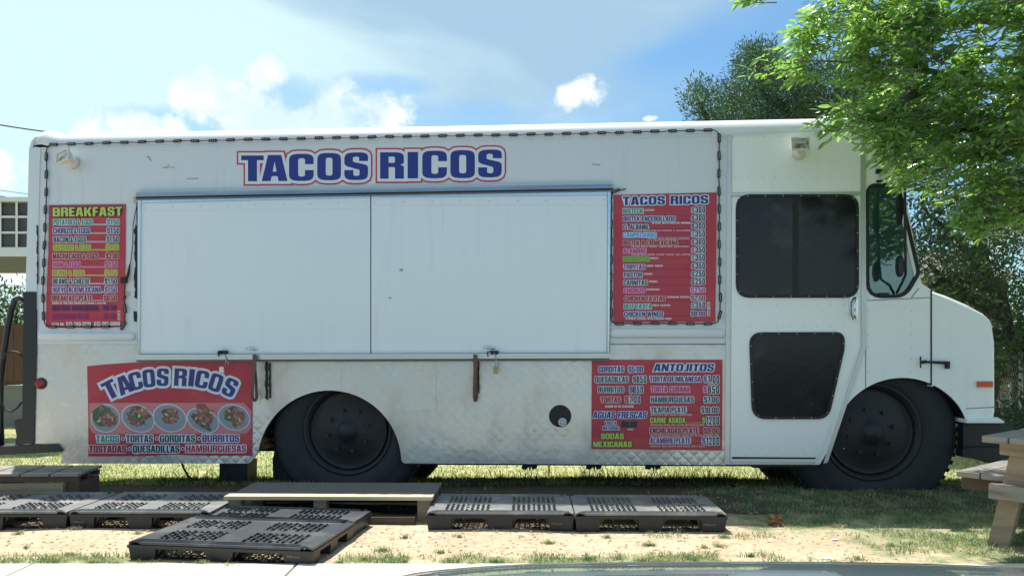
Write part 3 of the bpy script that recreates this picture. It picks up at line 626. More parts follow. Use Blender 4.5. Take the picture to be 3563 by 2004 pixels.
# rub rails
for (xa, xb, ya, yb, slp) in ((130, 477, 1150, 1192, 0), (2114, 2528, 1136, 1183, 0)):
    plate('rub_rail_backing', [rect(xa, ya, xb, yb+4)], M_white, truck, .006, .02)
    a3, b3 = S(xa+6, (ya+yb)/2, .0), S(xb-4, (ya+yb)/2, .0)
    mb = MB(); nn_ = 10; hh = abs(zs(xa, ya+8)-zs(xa, yb-4))/2
    sec = [(-.006-.028*math.sin(math.pi*i/nn_), math.cos(math.pi*i/nn_)*hh) for i in range(nn_+1)]
    vv = []
    for q, (p, sc) in enumerate([(a3, .35), ((a3[0]+.01, 0, a3[2]), .85), ((a3[0]+.03, 0, a3[2]), 1), ((b3[0]-.03, 0, b3[2]), 1), ((b3[0]-.01, 0, b3[2]), .85), (b3, .35)]):
        vv += [(p[0], sy*sc if sc < 1 else sy, p[2]+sz*sc) for sy, sz in sec]
    L = nn_+1
    mb.add(vv, [(i*L+j, i*L+j+1, (i+1)*L+j+1, (i+1)*L+j) for i in range(5) for j in range(nn_)]+[tuple(range(L)), tuple(range(5*L, 6*L))[::-1]])
    mb.build('rub_rail', M_white, truck, True)
# serving shutters
plate('shutter_recess', [[(474, 690), (2126, 652), (2122, 1240), (480, 1244)]], M_gask, truck, .006, .012)
for (q, n_) in (([(491, 688), (1288, 668), (1288, 1229), (487, 1231)], 'left'), ([(1292, 668), (2113, 660), (2111, 1226), (1292, 1229)], 'right')):
    sh = plate('serving_shutter', [q], M_shut, truck, .030, .03)
    q0, q1 = q[0], q[1]
    plate('top_strip', [[(q0[0]+2, q0[1]+20), (q1[0]-2, q1[1]+20), (q1[0]-2, q1[1]+(58 if n_ == 'left' else 52)), (q0[0]+2, q0[1]+46)]], M_shut, sh, .034, .006)
    plate('bright_trim', [[(q0[0]+1, q0[1]+2), (q1[0]-1, q1[1]+2), (q1[0]-1, q1[1]+19), (q0[0]+1, q0[1]+19)]], M_chrome, sh, .040, .012)
    mb = MB()
    for i in range(9):
        x = q0[0]+14+i*(q1[0]-q0[0]-28)/8; rivet(x, q0[1]+(q1[1]-q0[1])*i/8+36, .034, .006)
    tag(mb.build('rivets', M_steel, sh), None, None, kind='stuff')
# awning rail over the shutters
mb = MB(); L_ = []
for px in np.linspace(472, 2131, 12):
    y = 672+(642-672)*(px-472)/(2131-472)
    L_.append([S(px, y-1, .0), S(px, y-1, .05), S(px, y+5, .062), S(px, y+13, .062), S(px, y+16, .05), S(px, y+16, .0)])
vv = [p for r_ in L_ for p in r_]
mb.add(vv, [(i*6+j, i*6+(j+1) % 6, (i+1)*6+(j+1) % 6, (i+1)*6+j) for i in range(11) for j in range(6)]+[tuple(range(6)), tuple(range(66, 72))[::-1]])
rail = mb.build('awning_rail', mat('dull_chrome', (.27, .31, .35), .2, 1, bump=.001, bscale=10, var=.35, vscale=5, stretch=(.4, 1, 6)), truck)
mb = MB(); mb.tube([S(474, 689, .045), S(2134, 659, .045)], .008, 8); mb.build('hinge_rod', M_gask, rail)
plate('gutter', [[(474, 690), (2131, 661), (2131, 666), (474, 696)]], M_tan, rail, .05, .03)
plate('shutter_jamb', [[(479, 688), (490, 688), (485, 1233), (478, 1233)]], M_chrome, truck, .042, .04)
plate('shutter_jamb', [[(2114, 664), (2125, 664), (2120, 1226), (2113, 1226)]], M_chrome, truck, .042, .04)
plate('counter_ledge', [[(470, 1233), (2124, 1228), (2124, 1246), (470, 1252)]], M_alu, truck, .085, .085)
plate('ledge_lip', [[(472, 1252), (2120, 1247), (2120, 1255), (476, 1259)]], M_tan, truck, .05, .04)
for (x, y) in ((875, 1213), (1702, 1209)):
    mb = MB(); mb.tube([S(x-20, y-2, .04), S(x-8, y-1, .065), S(x+10, y+2, .06), S(x+20, y+5, .04)], [.004, .011, .011, .004], 8); mb.build('shutter_handle', M_chrome, truck, True)
for x in (785, 1722):
    mb = MB(); mb.box(S(x-12, 0)[0], S(x+14, 0)[0], -.09, -.02, zs(0, 1232), zs(0, 1219)); mb.tube([S(x-24, 1240, .10), S(x-27, 1225, .10), S(x-10, 1220, .10)], .006, 6); mb.build('hasp', M_rubber, truck)
# patches and seams on the skirt
plate('access_hatch', [[(1409, 1292), (1516, 1288), (1518, 1428), (1411, 1430)]], M_quilt, truck, .0085, .004)
plate('skirt_seam', [[(1183, 1252), (1188, 1252), (1188, 1352), (1183, 1352)]], M_alu, truck, .006, .004)
fw = plate('fuel_filler', [circ(1949, 1447, 39, 28)], M_gask, truck, .0045, .002)
mb = MB(); mb.tube([S(1957, 1468, .005), S(1957, 1468, .05)], .037, 14); mb.tube([S(1957, 1468, .05), S(1957, 1468, .07)], [.02, .014], 10); mb.build('fuel_cap', M_steel, fw)
rl = plate('side_marker', [circ(141, 1334, 20, 24)], M_gask, truck, .012, .012)
mb = MB(); mb.tube([S(141, 1334, .01), S(141, 1334, .018), S(141, 1334, .024), S(141, 1334, .026)], [.046, .044, .030, .010], 24); mb.build('lens', M_red, rl, True)
# worn black foam strips beside the shutter and on the rear post
def ragged(xa, xb, ya, yb, step=9, amp=3.2, seed=1):
    rg = random.Random(seed); a = [(xa+rg.uniform(-amp, amp), y) for y in np.arange(ya, yb, step)]; b = [(xb+rg.uniform(-amp*.3, amp*.3), y) for y in np.arange(yb, ya, -step)]
    return a+b
plate('foam_strip', [ragged(468, 478, 782, 1040, seed=2)], M_gask, truck, .004, .002)
plate('foam_strip', [ragged(465, 477, 1082, 1120, seed=3)], M_gask, truck, .004, .002)
plate('foam_strip', [ragged(128, 133, 782, 990, 7, 2.4, seed=4)], M_gask, truck, .010, .001)
# scuffs and old sticker marks on the white side
M_scuff = mat('scuff_grey', (.34, .35, .34), .6)
for k_, pg in enumerate([[(505, 545), (518, 544), (526, 556), (528, 562), (522, 558), (514, 549)], [(565, 582), (583, 580), (584, 572), (587, 572), (586, 584), (566, 586)], [(590, 580), (606, 582), (606, 585), (590, 583)], [(650, 621), (692, 620), (692, 623), (650, 624)], [(1390, 935), (1402, 935), (1402, 943), (1390, 943)], [(1352, 1034), (1362, 1034), (1362, 1039), (1352, 1039)], [(2060, 660-90), (2090, 572), (2088, 576), (2060, 574)]]):
    plate('scuff_mark', [orient(pg)], M_scuff, truck, .0335 if k_ in (4, 5) else .0022, .0015)
# floodlights
def flood(px, py, tilt, dx):
    fl = bpy.data.objects.new('floodlight', None); link(fl, truck); fl.location = S(px, py, .14)
    fl.rotation_euler = (R(-14), R(tilt), R(dx))
    mb = MB(); w2, h2 = .072, .05
    mb.hexa([(-w2, 0, h2), (w2, 0, h2), (w2, 0, -h2), (-w2, 0, -h2), (-w2*.6, .06, h2*.6), (w2*.6, .06, h2*.6), (w2*.6, .06, -h2*.6), (-w2*.6, .06, -h2*.6)])
    for q in ((-w2-.006, w2+.006, -.012, .006, h2-.004, h2+.010), (-w2-.006, w2+.006, -.012, .006, -h2-.010, -h2+.004), (-w2-.007, -w2+.005, -.0125, .005, -h2, h2), (w2-.005, w2+.007, -.0125, .005, -h2, h2), (-w2*.5, -w2*.35, -.005, .01, h2+.008, h2+.024), (w2*.5, w2*.65, -.005, .01, h2+.008, h2+.024)): mb.box(*q)
    mb.build('housing', M_almond, fl)
    mb = MB(); mb.box(-w2+.006, w2-.006, -.006, -.002, -h2+.005, h2-.005); mb.build('lens', M_lamp, fl)
    mb = MB(); mb.tube([(-w2*.6, -.009, 0), (w2*.6, -.009, 0)], .006, 8); mb.build('tube_bulb', M_chrome, fl)
    c = Vector(S(px+(22 if dx else -8), py+(8 if dx else 22), .0))-Vector(fl.location)
    mb = MB(); mb.tube([c+Vector((0, .0, 0)), c+Vector((0, -.03, 0)), c+Vector((0, -.05, 0))], [.055, .05, .02], 16); mb.tube([c+Vector((0, -.03, 0)), Vector((0, .03, 0))], .016, 8)
    mb.build('mount', M_almond, fl, True)
flood(219, 545, -14, -20); flood(2785, 502, 0, 0)
# wheels
def wheel(px, r, zc, y0, w_, name='wheel'):
    wh = bpy.data.objects.new(name, None); link(wh, truck)
    wh.location = (xs_(px), y0, zc)
    def lathe(pr, n=48):
        mb = MB(); L = len(pr)
        for i in range(n):
            a = 2*math.pi*i/n
            mb.v += [(rr*math.cos(a), yy, rr*math.sin(a)) for rr, yy in pr]
        for i in range(n):
            for j in range(L-1): mb.f.append((i*L+j, i*L+j+1, ((i+1) % n)*L+j+1, ((i+1) % n)*L+j)); mb.mi.append(0)
        return mb
    lathe([(r*.56, .04), (r*.60, .006), (r*.70, -.012), (r*.80, -.018), (r*.83, -.008), (r*.85, -.012), (r*.93, .0), (r*.975, .03), (r, .07), (r, w_-.06), (r*.95, w_), (r*.5, w_), (r*.5, .05)]).build('tyre', M_rubber, wh, True)
    rim = lathe([(0.001, -.03), (r*.08, -.03), (r*.11, .0), (r*.20, .035), (r*.36, .045), (r*.46, .09), (r*.52, .07), (r*.545, .02), (r*.575, .01), (r*.58, .05)]).build('rim', M_hub, wh, True)
    nut = None
    for i in range(8):
        q = 2*math.pi*(i+.3)/8
        if nut is None:
            mb = MB(); mb.tube([(0, .045, 0), (0, .008, 0)], .018, 6); nut = o = mb.build('lug_nut', M_hub, rim)
        else: o = nut.copy(); COL.objects.link(o); o.parent = rim
        o.location = (r*.27*math.cos(q), 0, r*.27*math.sin(q))
    mb = MB()
    for i in range(64):
        q = 2*math.pi*i/64; mb.hexa([(r*1.0*math.cos(q+s)*1, y, r*1.0*math.sin(q+s)) for s, y in ((0, .05), (.05, .05), (.05, w_*.5), (0, w_*.5))]+[(r*1.018*math.cos(q+s), y, r*1.018*math.sin(q+s)) for s, y in ((0, .05), (.05, .05), (.05, w_*.5), (0, w_*.5))])
    tr_ = mb.build('tread_blocks', M_rubber, wh); tr_['kind'] = 'stuff'
    return wh
wheel(1200, .69, .49, .07, .5); wheel(3052, .73, .50, .10, .30)
wheel(1222, .60, .28, TW-.6, .5); wheel(3035, .60, .28, TW-.4, .30)
# arch liners, chassis, mud flap, bumper
def liner(mb, cx, cy, r, a0, a1, y1):
    pts = circ(cx, cy, r-3, 26, a0, a1); v = []
    for p in pts: q = S(*p); v += [(q[0], .003, q[2]), (q[0], y1, q[2])]
    mb.add(v, [(2*i, 2*i+2, 2*i+3, 2*i+1) for i in range(len(pts)-1)])
for (cx, cy, r, a0, a1, zt_) in ((1146, 1608, 250, 171, 4, 1345), (3140, 1560, 246, 180, 20, 1300)):
    mb = MB(); liner(mb, cx, cy, r, a0, a1, .85)
    mb.box(xs_(cx-r-4), xs_(cx+r+4), .80, .84, zs(cx, 1568 if cx < 2000 else 1585), zs(cx, zt_)); mb.build('wheel_well', M_blackp, truck)
mb = MB(); mb.box(xs_(250), xs_(3350), .75, .85, zs(0, 1600), zs(0, 1560)); mb.box(xs_(250), xs_(3350), 1.45, 1.55, zs(0, 1600), zs(0, 1560))
mb.tube([(xs_(1222), .2, .5), (xs_(1222), TW-.2, .4)], .07, 10); mb.tube([(xs_(3035), .2, .5), (xs_(3035), TW-.2, .4)], .05, 10)
mb.build('chassis', M_blackp, truck)
plate('mud_flap', [[(955, 1568), (948, 1600), (950, 1660), (966, 1690), (1010, 1690), (1010, 1568)]], M_rubber, truck, -.30, .02)
plate('lower_edge', [[(1400, 1611), (2850, 1617), (2846, 1623), (1404, 1616)]], M_gask, truck, -.012, .03)
# black front bumper and valance
plate('front_valance', [fil([(3352, 1468), (3500, 1474), (3530, 1482), (3530, 1556), (3352, 1562)])], M_blackp, truck, -.03, .10)
plate('front_bumper', [fil([(3350, 1560), (3540, 1552, 8), (3540, 1604, 8), (3520, 1612), (3350, 1590)])], M_blackp, truck, .02, .12)
mb = MB(); q = S(3530, 1480); mb.box(q[0]-.06, q[0], 0.05, TW-.05, zs(0, 1600), zs(0, 1500)); mb.build('bumper_bar', M_blackp, truck)
# black rear frame and bumper
plate('rear_bumper', [fil([(-60, 1556), (196, 1543, 14), (212, 1562, 10), (212, 1571), (-60, 1586)])], M_blackp, truck, .03, .3)
rf = plate('rear_frame', [[(82, 1015), (126, 1015), (126, 1190), (117, 1543), (76, 1543)]], M_blackp, truck, .016, .5)
plate('frame_foot', [fil([(48, 1460, 10), (82, 1455), (82, 1545), (52, 1548), (58, 1520)])], M_blackp, rf, .0, .06)
def bar(pts, off, r, m, name, parent):
    mb = MB(); mb.tube([S(a, b, off) for a, b in pts], r, 8); return mb.build(name, m, parent, True)
bar([(84, 1048), (72, 1036), (55, 1042), (40, 1075), (26, 1150), (10, 1260), (2, 1330), (2, 1460), (4, 1550)], -.12, .028, M_blackp, 'bent_strap', rf)
bar([(78, 1240), (62, 1226), (40, 1222), (18, 1232), (5, 1262), (2, 1330), (4, 1395), (18, 1425), (40, 1432), (62, 1418), (76, 1395)], -.05, .009, M_gask, 'hoop', rf)
# underneath: support post, hose, brackets
plate('support_post', [[(764, 1606), (862, 1606), (860, 1706), (762, 1706)]], M_blackp, truck, -.22, .24)
bar([(632, 1608), (640, 1630), (655, 1655), (672, 1668), (686, 1668)], -.25, .010, M_gask, 'hose', truck)
for x in (1842, 2066, 2272): 
    plate('hanger_bracket', [fil([(x-24, 1612), (x+30, 1612), (x+26, 1628), (x+10, 1634), (x+6, 1622), (x+2, 1642), (x-3, 1624), (x-12, 1634), (x-28, 1630)])], M_gask, truck, -.1, .03)
bar([(1911, 1600), (1910, 1658)], -.15, .006, M_gask, 'hanging_rod', truck)
plate('step_hanger', [[(2590, 1612), (2720, 1616), (2850, 1618), (2830, 1628), (2620, 1627)]], M_gask, truck, -.1, .03)

# ------------------------------------------------------------------ signs on the truck
def ink(sign_off): return Ink(sign_off)
M_signr = mat('sign_red', (.44, .030, .055), .40, var=.10, vscale=3, bump=.0008, bscale=14, col2=(.50, .06, .085), c2=(.45, .75), c2scale=2.2, coat=.15)
M_band = mat('sign_band', (.58, .22, .22), .45, var=.1, vscale=6)
M_plate = mat('printed_dish', (.26, .31, .37), .45, var=.2, vscale=14)
M_food1 = mat('printed_bread', (.32, .19, .13), .5, var=.4, vscale=40, col2=(.12, .07, .05), c2=(.45, .6), c2scale=22)
M_food2 = mat('printed_salad', (.05, .12, .075), .5, var=.5, vscale=50, col2=(.20, .24, .16), c2=(.5, .65), c2scale=28)
M_food3 = mat('printed_meat', (.24, .10, .075), .5, var=.5, vscale=50, col2=(.42, .33, .26), c2=(.5, .65), c2scale=30)
# name over the shutters
big = bpy.data.objects.new('name_decal', None); link(big, truck); I = Ink(.002, True)
B = [('T', 150, 347, 156, 382), ('A', 330, 556, 152, 380), ('C', 570, 786, 141, 379), ('O', 818, 1026, 134, 373), ('S', 1056, 1264, 129, 371),
     ('R', 1370, 1579, 128, 359), ('I', 1612, 1704, 125, 356), ('C', 1741, 1957, 114, 356), ('O', 1988, 2203, 109, 354), ('S', 2232, 2439, 104, 348)]
for i, (c, a, b_, y0, y1) in enumerate(B):
    f = 2.5255; X0, X1, Y0, Y1 = 780+a/f, 780+b_/f, 480+y0/f, 480+y1/f; w_ = GL[c][0]
    fn = lambda gx, gy: (X0+gx/w_*(X1-X0), Y1-gy*(Y1-Y0))
    I.glyph(c, fn, 'blue', [('white', 10.0), ('red', 15.5)], 0, i, sw=1)
I.build(big)
def signmap(ox, oy, f): return lambda x: ox+x/f, lambda y: oy+y/f
# breakfast board
bs = plate('breakfast_menu', [[(170, 714), (437, 710), (436, 900), (432, 1137), (160, 1138), (162, 1000), (168, 880), (169, 800)]], M_signr, truck, .008, .003)
U, V = signmap(120, 680, 2.897); I = ink(.008)
I.text('BREAKFAST', U(182), U(882), V(124), V(214), 'yel', 'black', 2.6, slope=-.012)
rows_ = [('POTATOES & EGGS', 190, 587, '$1.50', 730, 855, 243, 'green', 'ice'), ('CHORIZO & EGGS', 187, 558, '$1.50', 732, 857, 330, 'navy', 'ice'), ('BACON & EGGS', 190, 520, '$1.50', 727, 850, 417, 'dkgreen', 'ice'),
 ('SAUSAGE & EGGS', 190, 567, '$1.50', 722, 850, 498, 'olive', 'yel'), ('MACHACADO & EGGS', 185, 645, '$2.00', 718, 850, 585, 'brown', 'pink'), ('HAM & EGGS', 187, 465, '$1.50', 714, 840, 670, 'mag', 'pink'),
 ('BEANS & EGGS', 183, 505, '$1.50', 710, 838, 754, 'olive', 'yel2'), ('BEANS & CHEESE', 188, 555, '$1.50', 708, 833, 838, 'dkgreen', 'ice'), ('HUEVO ALA MEXICANA', 182, 670, '$1.50', 708, 833, 922, 'purple', 'ice'), ('BREAKFAST PLATE', 178, 578, '$6.50', 698, 832, 1008, 'brown', 'pink')]
for t_, a, b_, p_, c_, d_, y_, col, ol in rows_:
    I.text(t_, U(a), U(b_), V(y_), V(y_+56), col, ol, 2.0); I.text(p_, U(c_), U(d_), V(y_-2), V(y_+54), col, ol, 2.0); I.dots(U(b_+8), U(c_-6), V(y_+52), .9, col, 3.2, ol)
I.text('CHOICE OF TWO EGGS SERVED WITH BEANS & POTATOE', U(178), U(722), V(1076), V(1094), 'white')
I.text('HUEVOS RANCHEROS', U(178), U(645), V(1110), V(1163), 'fadeb'); I.text('$6.50', U(690), U(823), V(1106), V(1158), 'fadeb'); I.dots(U(650), U(686), V(1158), 1, 'fadeb')
I.text('MACHACADO PLATE', U(175), U(550), V(1192), V(1248), 'fadep'); I.text('$7.50', U(695), U(820), V(1190), V(1244), 'fadep'); I.dots(U(556), U(690), V(1244), 1, 'fadep')
I.text('EXTRA ING.', U(175), U(300), V(1284), V(1310), 'white'); I.text('512-740-3210', U(320), U(568), V(1274), V(1314), 'white'); I.text('512-287-8668', U(600), U(862), V(1272), V(1312), 'white')
I.shape('white', [[(U(840), V(1162)), (U(864), V(1162)), (U(864), V(1256)), (U(840), V(1256))]], 1)
def vert(I, t_, xa, xb, ya, yb, col):
    ws = [(.26 if c == ' ' else GL[c][0]) for c in t_]; tot = sum(ws)+.07*(len(t_)-1); x = 0
    for c, w_ in zip(t_, ws):
        if c != ' ': I.glyph(c, lambda gx, gy, x=x: (xb-gy*(xb-xa), yb-(x+gx)/tot*(yb-ya)), col, None, 0, 0)
        x += w_+.07
vert(I, 'PLUS TAX', U(844), U(860), V(1168), V(1250), 'brown')
I.build(bs)
# taco board
ts = plate('taco_menu', [[(2135, 679), (2494, 670), (2492, 900), (2489, 1119), (2134, 1121), (2135, 900)]], M_signr, truck, .008, .003)
U, V = signmap(2080, 640, 2.7875); I = ink(.008)
I.text('TACOS RICOS', U(243), U(1070), V(126), V(208), 'navy', 'ice', 3.4, slope=-.018)
T = [('BISTECK', 245, 440, 240, 'green', '300', '(STEAK)', 455, 550, 246), ('BISTEK ENCEBOLLADO', 247, 753, 315, 'navy', '300', '(STEAK WITH GRILLED ONIONS)', 523, 907, 370),
 ('EL ALBAÑIL', 247, 495, 395, 'black', '300', '(STEAK WITH GRILLED ONIONS & JALAPEÑOS)', 343, 907, 443), ('CAMPECHANO', 247, 570, 473, 'sky', '350', '(STEAK WITH MEXICAN CHORIZO)', 485, 890, 522),
 ('BISTEK A LA MEXICANA', 247, 778, 549, 'brown', '300', '(STEAK WITH ONION, TOMATOES, JALAPEÑOS)', 325, 887, 599), ('ALAMBRE', 247, 468, 628, 'mag', '350', '(STEAK WITH ONION, BACON, CHEESE, BELL PEPPER)', 327, 907, 677),
 ('BARBACOA', 247, 502, 704, 'leafg', '350', '(BEEF)', 510, 588, 712), ('TRIPITAS', 250, 458, 782, 'purple', '350', '(BEEF TRIPE)', 475, 632, 786), ('PASTOR', 252, 432, 860, 'navy', '250', '(PORK)', 447, 532, 865),
 ('CARNITAS', 250, 482, 935, 'dkgreen', '250', '(PORK)', 497, 580, 938), ('CHORIZO', 252, 457, 1011, 'mag', None, '(CHORIZO)', 470, 598, 1015), ('CHICKEN FAJITAS', 257, 655, 1088, 'brown', None, '(CHICKEN FAJITA)', 672, 888, 1088),
 ('BEEF FAJITA', 255, 520, 1164, 'green', '350', '(BEEF FAJITA)', 530, 702, 1168), ('CHICKEN WINGS', 255, 635, 1239, 'navy', '$8.00', None, 0, 0, 0)]
for i, (t_, a, b_, y_, col, pr, sm, sa, sb, sy) in enumerate(T):
    I.text(t_, U(a), U(b_), V(y_), V(y_+46), col, 'ice' if col in ('navy', 'green', 'dkgreen', 'black', 'sky', 'purple') else 'pink' if col != 'leafg' else 'lime', 1.9)
    if pr and pr[0] != '$':
        I.text('$', U(908), U(936), V(y_-6), V(y_+38), col, 'ice', 1.6)
        I.text(pr, U(946), U(1040), V(y_-20), V(y_+40), 'black', 'ice', 2.2, gap=.18)
    else:
        I.text('$2.50' if pr is None else pr, U(903), U(1042), V(y_-5), V(y_+40), col, 'ice', 1.9)
    ds = b_+6 if (sy > y_+20 or not sm) else b_+6
    I.dots(U(ds), U(902), V(y_+42), .85, col, 2.9)
    if sm: I.text(sm, U(sa), U(sb), V(sy), V(sy+17), 'pink' if i in (2, 3, 4, 5) else 'white')
I.text('6 WINGS SERVED WITH FRENCH FRIES', U(270), U(713), V(1298), V(1315), 'white')
I.shape('white', [[(U(1060), V(1146)), (U(1089), V(1146)), (U(1089), V(1280)), (U(1060), V(1280))]], 1); vert(I, 'PLUS TAX', U(1066), U(1084), V(1154), V(1272), 'brown')
I.build(ts)
# antojitos board
as_ = plate('antojitos_menu', [[(2059, 1251), (2514, 1251), (2513, 1567), (2058, 1561)]], M_signr, truck, .012, .003)
U, V = signmap(2040, 1230, 4.026); I = ink(.012)
def L_(t_, a, b_, y0, y1, col, ol='ice', ow=2.3, **kw): I.text(t_, U(a), U(b_), V(y0), V(y1), col, ol, ow, **kw)
L_('GORDITAS', 172, 525, 180, 260, 'navy'); L_('$5.00', 588, 797, 178, 258, 'navy'); I.dots(U(532), U(582), V(254), 1, 'navy', 4)
L_('QUESADILLAS', 122, 590, 322, 402, 'dkgreen'); L_('$', 654, 696, 322, 400, 'dkgreen'); L_('850', 706, 840, 312, 410, 'black', gap=.2); I.dots(U(596), U(648), V(396), 1, 'dkgreen', 4)
L_('BURRITOS', 165, 525, 465, 543, 'dkgreen'); L_('$', 605, 650, 465, 543, 'dkgreen'); L_('850', 656, 795, 454, 552, 'black', gap=.2); I.dots(U(535), U(600), V(537), 1, 'dkgreen', 4)
L_('TORTAS', 203, 480, 607, 684, 'brown', 'pink'); L_('$', 543, 590, 604, 682, 'brown', 'pink'); L_('7.00', 608, 752, 592, 694, 'black', gap=.2); I.dots(U(486), U(540), V(678), 1, 'brown', 4)
L_('(CARNE DE SU ELECCION)', 262, 665, 722, 754, 'white', None)
def slant(t_, a, b_, y0, y1, col, ol, ow, k_=.12):
    ws = [(.3 if c == ' ' else GL[c][0]) for c in t_]; tot = sum(ws)+.06*(len(t_)-1); x = 0; sc = (U(b_)-U(a))/(tot+k_)
    for i, (c, w_) in enumerate(zip(t_, ws)):
        if c != ' ': I.glyph(c, lambda gx, gy, x=x: (U(a)+(x+gx+gy*k_)*sc, V(y1)-gy*(V(y1)-V(y0))), col, [(ol, ow)], 0, i)
        x += w_+.06
slant('AGUAS FRESCAS', 92, 852, 812, 904, 'blue', 'ice', 2.0)
L_('FRUTA', 265, 422, 948, 990, 'navy', 'ice', 1.8); L_('NATURAL', 230, 462, 1018, 1064, 'navy', 'ice', 1.8); slant('$3.25', 488, 714, 952, 1026, 'black', 'dkgreen', 1.4); L_('32OZ', 575, 660, 1048, 1070, 'white', None)
L_('SODAS', 205, 525, 1115, 1195, 'yel', 'dkgreen', 2.2); L_('MEXICANAS', 97, 637, 1228, 1308, 'yel', 'dkgreen', 2.2)
slant('ANTOJITOS', 938, 1797, 142, 248, 'navy', 'ice', 3.2, .1)
for t_, a, b_, y_, col, pr, ol in [('TORTA DE MILANESA', 892, 1605, 318, 'navy', '7.00', 'ice'), ('TORTA CUBANA', 908, 1452, 460, 'mag', '850', 'pink'), ('HAMBURGUESAS', 903, 1505, 605, 'dkgreen', '$7.00', 'ice'), ('TILAPIA PLATE', 903, 1400, 748, 'dkgreen', '$10.00', 'ice'),
                          ('CARNE ASADA', 893, 1388, 893, 'yel', '1200', 'dkgreen'), ('ENCHILADAS PLATE', 890, 1570, 1038, 'brown', '$9.00', 'pink'), ('ALAMBRE PLATE', 893, 1460, 1178, 'purple', '1200', 'ice')]:
    L_(t_, a, b_, y_, y_+78, col, ol)
    if pr[0] == '$': L_(pr, 1862-(250 if len(pr) > 5 else 212), 1855, y_, y_+80, col, ol); e = 1640 if len(pr) < 6 else 1598
    else:
        q0 = 1622 if len(pr) == 4 and pr[1] != '.' else 1642
        L_('$', q0, q0+44, y_, y_+78, col, ol); L_(pr, q0+62, 1860, y_-10, y_+100, 'black', 'ice', 2.3, gap=.2); e = q0-4
    I.dots(U(b_+6), U(e), V(y_+74), 1.1, col, 3.6)
for t_, b_, y_ in [('SERVED WITH RICE, SALAD & FRENCH FRIES', 1480, 843), ('SERVED WITH BEANS, RICE, SALADS AND MEXICAN ONION', 1655, 985), ('RED OR GREEN SAUCE (CHICKEN, GROUND BEEF OR CHEESE) BEANS & RICE', 1860, 1133), ('CHOICE OF MEAT SERVED WITH BEANS, RICE & SALAD', 1670, 1282)]:
    L_(t_, 898, b_, y_, y_+26, 'pink', None)
I.build(as_)
# banner with the dishes
bn_ = plate('dish_banner', [[(303, 1274), (360, 1268), (460, 1261), (600, 1260), (878, 1258), (877, 1585), (700, 1584), (600, 1580), (500, 1586), (307, 1587), (307, 1450), (304, 1330)]], M_signr, truck, .010, .003)
U, V = signmap(280, 1240, 4.026); I = Ink(.010, True)
for i, (c, x, y, a, w_, h_) in enumerate([('T', 418, 462, 27, 178, 252), ('A', 610, 395, 22, 190, 250), ('C', 772, 342, 14, 168, 245), ('O', 958, 305, 6, 160, 245), ('S', 1152, 290, -2, 155, 240), ('R', 1402, 290, -3, 165, 240), ('I', 1556, 298, -6, 72, 235), ('C', 1702, 320, -11, 170, 240), ('O', 1896, 366, -18, 165, 245), ('S', 2095, 432, -25, 165, 250)]):
    ca, sa = math.cos(R(a)), math.sin(R(a)); gw = GL[c][0]
    def fn(gx, gy, x=x, y=y, ca=ca, sa=sa, w_=w_, h_=h_, gw=gw):
        lx = (gx/gw-.5)*w_*1.06; ly = (.5-gy)*h_*1.02
        return (U(x+lx*ca+ly*sa), V(y-lx*sa+ly*ca))
    I.glyph(c, fn, 'navy', [('ice', 8.5)], 0, i)
I.build(bn_); I = ink(.010)
for t_, a, b_, y_, col, ol in [('TACOS', 220, 540, 1102, 'green', 'ice'), ('TORTAS', 640, 1014, 1100, 'dkgreen', 'ice'), ('GORDITAS', 1112, 1605, 1098, 'dkgreen', 'ice'), ('BURRITOS', 1706, 2222, 1096, 'purple', 'ice'),
                            ('TOSTADAS', 122, 637, 1246, 'brown', 'pink'), ('QUESADILLAS', 732, 1385, 1244, 'dkgreen', 'ice'), ('HAMBURGUESAS', 1476, 2318, 1240, 'fred', 'ice')]:
    I.text(t_, U(a), U(b_), V(y_), V(y_+100), col, ol, 3.0)
for x, y in ((595, 1152), (1070, 1148), (1660, 1146), (686, 1292), (1435, 1290)):
    I.shape('ice', [circ(U(x), V(y), 6.5, 14)], 2); I.shape('black', [circ(U(x), V(y), 3.8, 12)], 3)
I.build(bn_)
plate('pink_band', [fil([(U(118), V(650)), (U(2290), V(648)), (U(2395), V(760), 25), (U(2395), V(990), 25), (U(2330), V(1080)), (U(170), V(1080), 20), (U(118), V(980), 20), (U(118), V(740), 20)])], M_band, bn_, .0105, .002)
def blob(cx, cy, rx, ry, rot, n=22, wob=.0, seed=0):
    rg = random.Random(seed); ca, sa = math.cos(R(rot)), math.sin(R(rot)); o = []
    for i in range(n):
        a = 2*math.pi*i/n; q = 1+rg.uniform(-wob, wob); lx, ly = rx*q*math.cos(a), ry*q*math.sin(a)
        o.append((U(cx+lx*ca-ly*sa), V(cy+lx*sa+ly*ca)))
    return o
